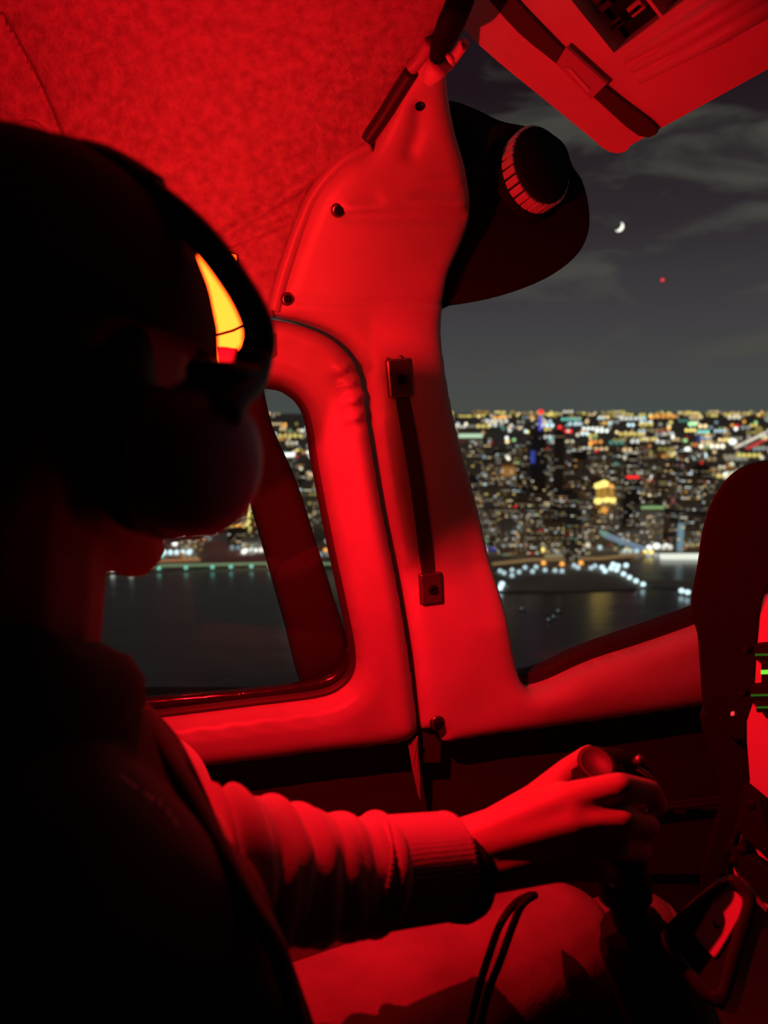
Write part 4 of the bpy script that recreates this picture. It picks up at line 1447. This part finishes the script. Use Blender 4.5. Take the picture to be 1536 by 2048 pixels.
# amber avenue and quay lights in the door window
for k in range(15):
    light_at(497 + RNG.uniform(-3, 3), 968 + k * 6, 3.2, (HOT if k % 3 else LM)['yellow'])
for k in range(12):
    light_at(330 + k * 13, 1072 - k * 3.2 if k < 6 else 1053, 3.2, HOT['orange' if k % 3 else 'yellow'])
for k in range(10):
    light_at(488 + (k % 2) * 12, 1056 + k * 4, 3.6, LM['yellow'])
for k in range(14):
    light_at(630 + k * 3.5, 1010 + k * 5.5, 3.0, LM['orange' if k % 2 else 'yellow'])
for u, v, c, r in ((474, 986, 'blue', 4), (586, 911, 'white', 4), (608, 955, 'red', 3), (268, 1095, 'blue', 4), (350, 1092, 'white', 5), (488, 1108, 'white', 5), (1202, 1000, 'blue', 4), (1046, 1018, 'blue', 4),
                   (1102, 1000, 'red', 4.4), (1345, 1003, 'red', 4), (1304, 967, 'red', 4), (1191, 963, 'red', 4), (1132, 1096, 'red', 4), (1375, 904, 'white', 5), (1465, 890, 'white', 6), (1298, 1100, 'white', 5), (1313, 1098, 'white', 6), (1332, 1095, 'white', 4)):
    light_at(u, v, r, HOT[c], 1.25)
o = SL.build('street_lights')
tag(o, 'countless street and house lights spread over the dark city', 'lights', kind='stuff')

# waterfront roads: low lit bands on the ground
def strip(name, pts_, wpx, m, label, cat, hz=2.0):
    bmv, bmf = [], []
    for i, (u, v) in enumerate(pts_):
        G = ground(u, v, lz + hz)
        s = math.hypot(G.x, G.y) / FPX
        d = Vector((0, 0, 1)) * wpx * s * 0.5
        w = Vector((0, 1, 0)) * wpx * s * 0.8
        bmv += [G - d - w, G - d + w, G + d + w, G + d - w]
    for i in range(len(pts_) - 1):
        a, b = i * 4, i * 4 + 4
        bmf += [(a + k, a + (k + 1) % 4, b + (k + 1) % 4, b + k) for k in range(4)]
    bmf += [(0, 1, 2, 3), tuple(len(bmv) - 4 + k for k in range(4))]
    return tag(from_py(name, bmv, bmf, m), label, cat)


strip('quay_road', [(-200, 1168), (150, 1146), (240, 1136), (330, 1131), (440, 1129), (560, 1126), (690, 1128)], 4, glow('quay_glow', (0.55, 0.85, 0.45), 0.28), 'pale green lit quay road along the shore in the door window', 'road')
strip('quay_road', [(240, 1128), (330, 1121), (400, 1119)], 4, glow('quay_amber', (1.0, 0.45, 0.2), 0.35), 'short amber lit quay road above the green one', 'road')
strip('waterfront_road', [(985, 1128), (1060, 1120), (1140, 1118), (1200, 1117), (1290, 1108)], 5, glow('waterfront_amber', (1.0, 0.62, 0.25), 0.22), 'amber waterfront road behind the marina', 'road')
strip('waterfront_road', [(1090, 1112), (1150, 1110), (1180, 1106)], 3, glow('waterfront_pale', (1.0, 0.9, 0.5), 0.30), 'short pale waterfront road left of the bridge foot', 'road')
strip('bridge_deck', [(1322, 1113), (1400, 1113), (1600, 1116)], 9, glow('deck_white', (0.95, 1.0, 0.85), 0.95), 'bright white lit bridge deck beside the instrument hood', 'bridge')
strip('highway', [(1470, 896), (1500, 882), (1560, 852)], 5, glow('highway_white', (1.0, 0.88, 0.72), 0.9), 'white lit highway climbing at the right edge', 'road')
strip('highway', [(1494, 898), (1518, 886), (1560, 866)], 4, glow('highway_red', (1.0, 0.08, 0.08), 0.8), 'red tail-light lane beside the white highway', 'road')
strip('avenue', [(1318, 912), (1350, 906), (1376, 900)], 4, glow('avenue_cool', (0.75, 0.9, 1.0), 0.55), 'short cool white avenue in the far city', 'road')

# lit cable bridge: two runs of panels between a mast and the far end
br = empty('cable_bridge', ground(1170, 1090, lz))
tag(br, 'cable bridge glowing pale blue and green', 'bridge')
A, B_ = ground(1165, 1086, lz), ground(1295, 1106, lz)
za = rays(1163, 1042)[2] * A.y
topv = []
for k in range(15):
    t_ = k / 14
    base = A.lerp(B_, t_)
    r = rays(1165 + 130 * t_, 1042 + (1098 - 1042) * t_ ** 0.78)
    p = Vector(r * (base.y / r[1]))
    topv.append(p)
s_ = depth_scale(A)
M['cable_a'] = glow('cable_teal', (0.45, 0.85, 0.72), 0.48)
M['cable_b'] = glow('cable_blue', (0.5, 0.68, 0.95), 0.48)
for k in range(14):
    p, q = topv[k], topv[k + 1]
    tube('cable_light', [p, q], 2.2 * s_, M['cable_a'] if k < 6 else M['cable_b'], br, n=6)
    tube('cable_light', [p - Vector((0, 0, 7 * s_)), q - Vector((0, 0, 5 * s_))], 1.6 * s_, M['cable_b'] if k > 4 else M['cable_a'], br, n=6)
    tube('hanger', [p, Vector((p.x, p.y, Z + 12))], 0.5 * s_, M['tower_b'], br, n=5)
tube('mast', [A, topv[0] + Vector((0, 0, 10))], 2.5 * s_, M['tower_a'], br, n=8)
Lb = Lights()
for dv in (0, 8, -14, -20):
    Lb.ball(topv[0] + Vector((RNG.uniform(-3, 6) * s_, 0, -dv * s_)), 4 * s_, LM['cool'])
Lb.build('mast_lamp', br)

# cool white lamps along the piers, each one a post with a globe
def pier_lamp(u, v, r, m, label, group):
    G = ground(u, v, lz)
    s = depth_scale(G)
    root = empty('pier_lamp', G)
    tube('post', [G, G + Vector((0, 0, 4.5 * s))], 0.5 * s, M['tower_b'], root, n=6)
    L = Lights()
    L.ball(G + Vector((0, 0, 4.5 * s)), r * s, m, 1.15)
    L.build('globe', root)
    tag(root, label, 'lamp post', group)


for u, v in ((1222, 1141), (1233, 1144), (1247, 1152), (1259, 1159), (1272, 1166), (1286, 1173), (1204, 1139), (1210, 1146), (1236, 1136), (1252, 1135), (1226, 1133)):
    pier_lamp(u, v, 4.6, HOT['cool'], 'cool white lamp on the long pier', 'lamps on the long pier')
for u, v in ((1000, 1146), (1008, 1150), (1024, 1144), (1038, 1148), (1050, 1139), (1072, 1138), (1065, 1147), (1090, 1144), (1110, 1145), (1124, 1146), (1148, 1135), (1156, 1139), (1182, 1140), (1190, 1136), (1024, 1155)):
    pier_lamp(u, v, 4.2, LM['cool'], 'cool white lamp around the marina', 'lamps around the marina')
for u, v in ((1087, 1130), (1124, 1132), (1162, 1130)):
    pier_lamp(u, v, 4.4, HOT['orange'], 'orange lamp behind the marina', 'orange lamps behind the marina')
for u, v in ((1004, 1172), (1000, 1180)):
    pier_lamp(u, v, 5.5, HOT['cool'], 'white lamp on the pier corner by the pillar edge', 'lamps by the pillar edge')
for u, v in ((1363, 1186), (1375, 1189)):
    pier_lamp(u, v, 5.0, HOT['cool'], 'bright lamp on the low pier by the instrument hood', 'lamps on the low pier')
for u in (225, 262, 318, 372, 425, 462, 503, 540):
    pier_lamp(u, 1137 + (503 - u) * 0.02, 4.0, LM['teal'] if u > 262 else HOT['white'], 'teal white lamp on the quay wall in the door window', 'lamps on the quay wall')

# light reflections on the river, built as small added hulls with lamps
for u, v in ((1108, 1238), (1098, 1244), (1117, 1226), (1044, 1222), (1386, 1215)):
    G = ground(u, v, 0)
    s = depth_scale(G)
    b = empty('glint', G)
    bm = bmesh.new()
    hullp = [(-6, -1.6), (3, -1.8), (6.5, 0), (3, 1.8), (-6, 1.6)]
    lowr = [bm.verts.new(G + Vector((x * 0.9, y * 0.7, -0.3))) for x, y in hullp]
    upr = [bm.verts.new(G + Vector((x, y, 1.2))) for x, y in hullp]
    for i in range(5):
        bm.faces.new((lowr[i], lowr[(i + 1) % 5], upr[(i + 1) % 5], upr[i]))
    bm.faces.new(upr)
    bm.faces.new(lowr[::-1])
    from_bm('hull', bm, M['tower_a'], b)
    box('cabin', G + Vector((-1, 0, 2)), (1.8, 0, 0), (0, 1.1, 0), (0, 0, 0.8), M['tower_b'], b)
    L = Lights()
    L.ball(G + Vector((-1, 0, 4)), 1.8 * s, DIM['cool'])
    L.build('glint_lamp', b)
    tag(b, 'tiny boat standing in for a light reflection on the dark river', 'glint', 'light reflections on the river')

# crescent moon and a passing aircraft light
mc = Vector(rays(1238, 453) * 30000)
ms = 30000 / FPX
bm = bmesh.new()
outer, inner = [], []
rt, upv_ = Vector((1, 0, 0)), Vector((0, 0, 1))
ang0 = math.radians(-35)
n_ = 18
vo, vi = [], []
for k in range(n_ + 1):
    an = ang0 - math.radians(95) + math.radians(190) * k / n_
    vo.append((9.5 * math.cos(an), 9.5 * math.sin(an)))
for k in range(n_ + 1):
    an = ang0 - math.radians(95) + math.radians(190) * (n_ - k) / n_
    w_ = 9.5 - 6.2 * math.sin(math.pi * (n_ - k) / n_)
    vi.append((w_ * math.cos(an), w_ * math.sin(an)))
loop = vo + vi[1:-1]
slab('crescent_moon', [mc + rt * x * ms + upv_ * y * ms for x, y in loop], Vector((0, 40, 0)), glow('moonlight', (1.0, 1.0, 0.85), 1.6))
tag(bpy.data.objects['crescent_moon'], 'small bright crescent moon among thin clouds', 'moon')
ac = empty('distant_aircraft', Vector(rays(1325, 560) * 4000))
tag(ac, 'red light of a distant aircraft below the moon', 'aircraft')
L = Lights()
L.ball(Vector(rays(1325, 560) * 4000), 3.2 * 4000 / FPX, HOT['red'])
L.build('navigation_light', ac)
AP = Vector(rays(1325, 560) * 4002)
tube('fuselage', [AP + Vector((-6, 2, 0)), AP + Vector((0, 2, 0)), AP + Vector((7, 2, 0))], [0.6, 1.1, 0.4], M['tower_b'], ac, n=8)

number_from_left()
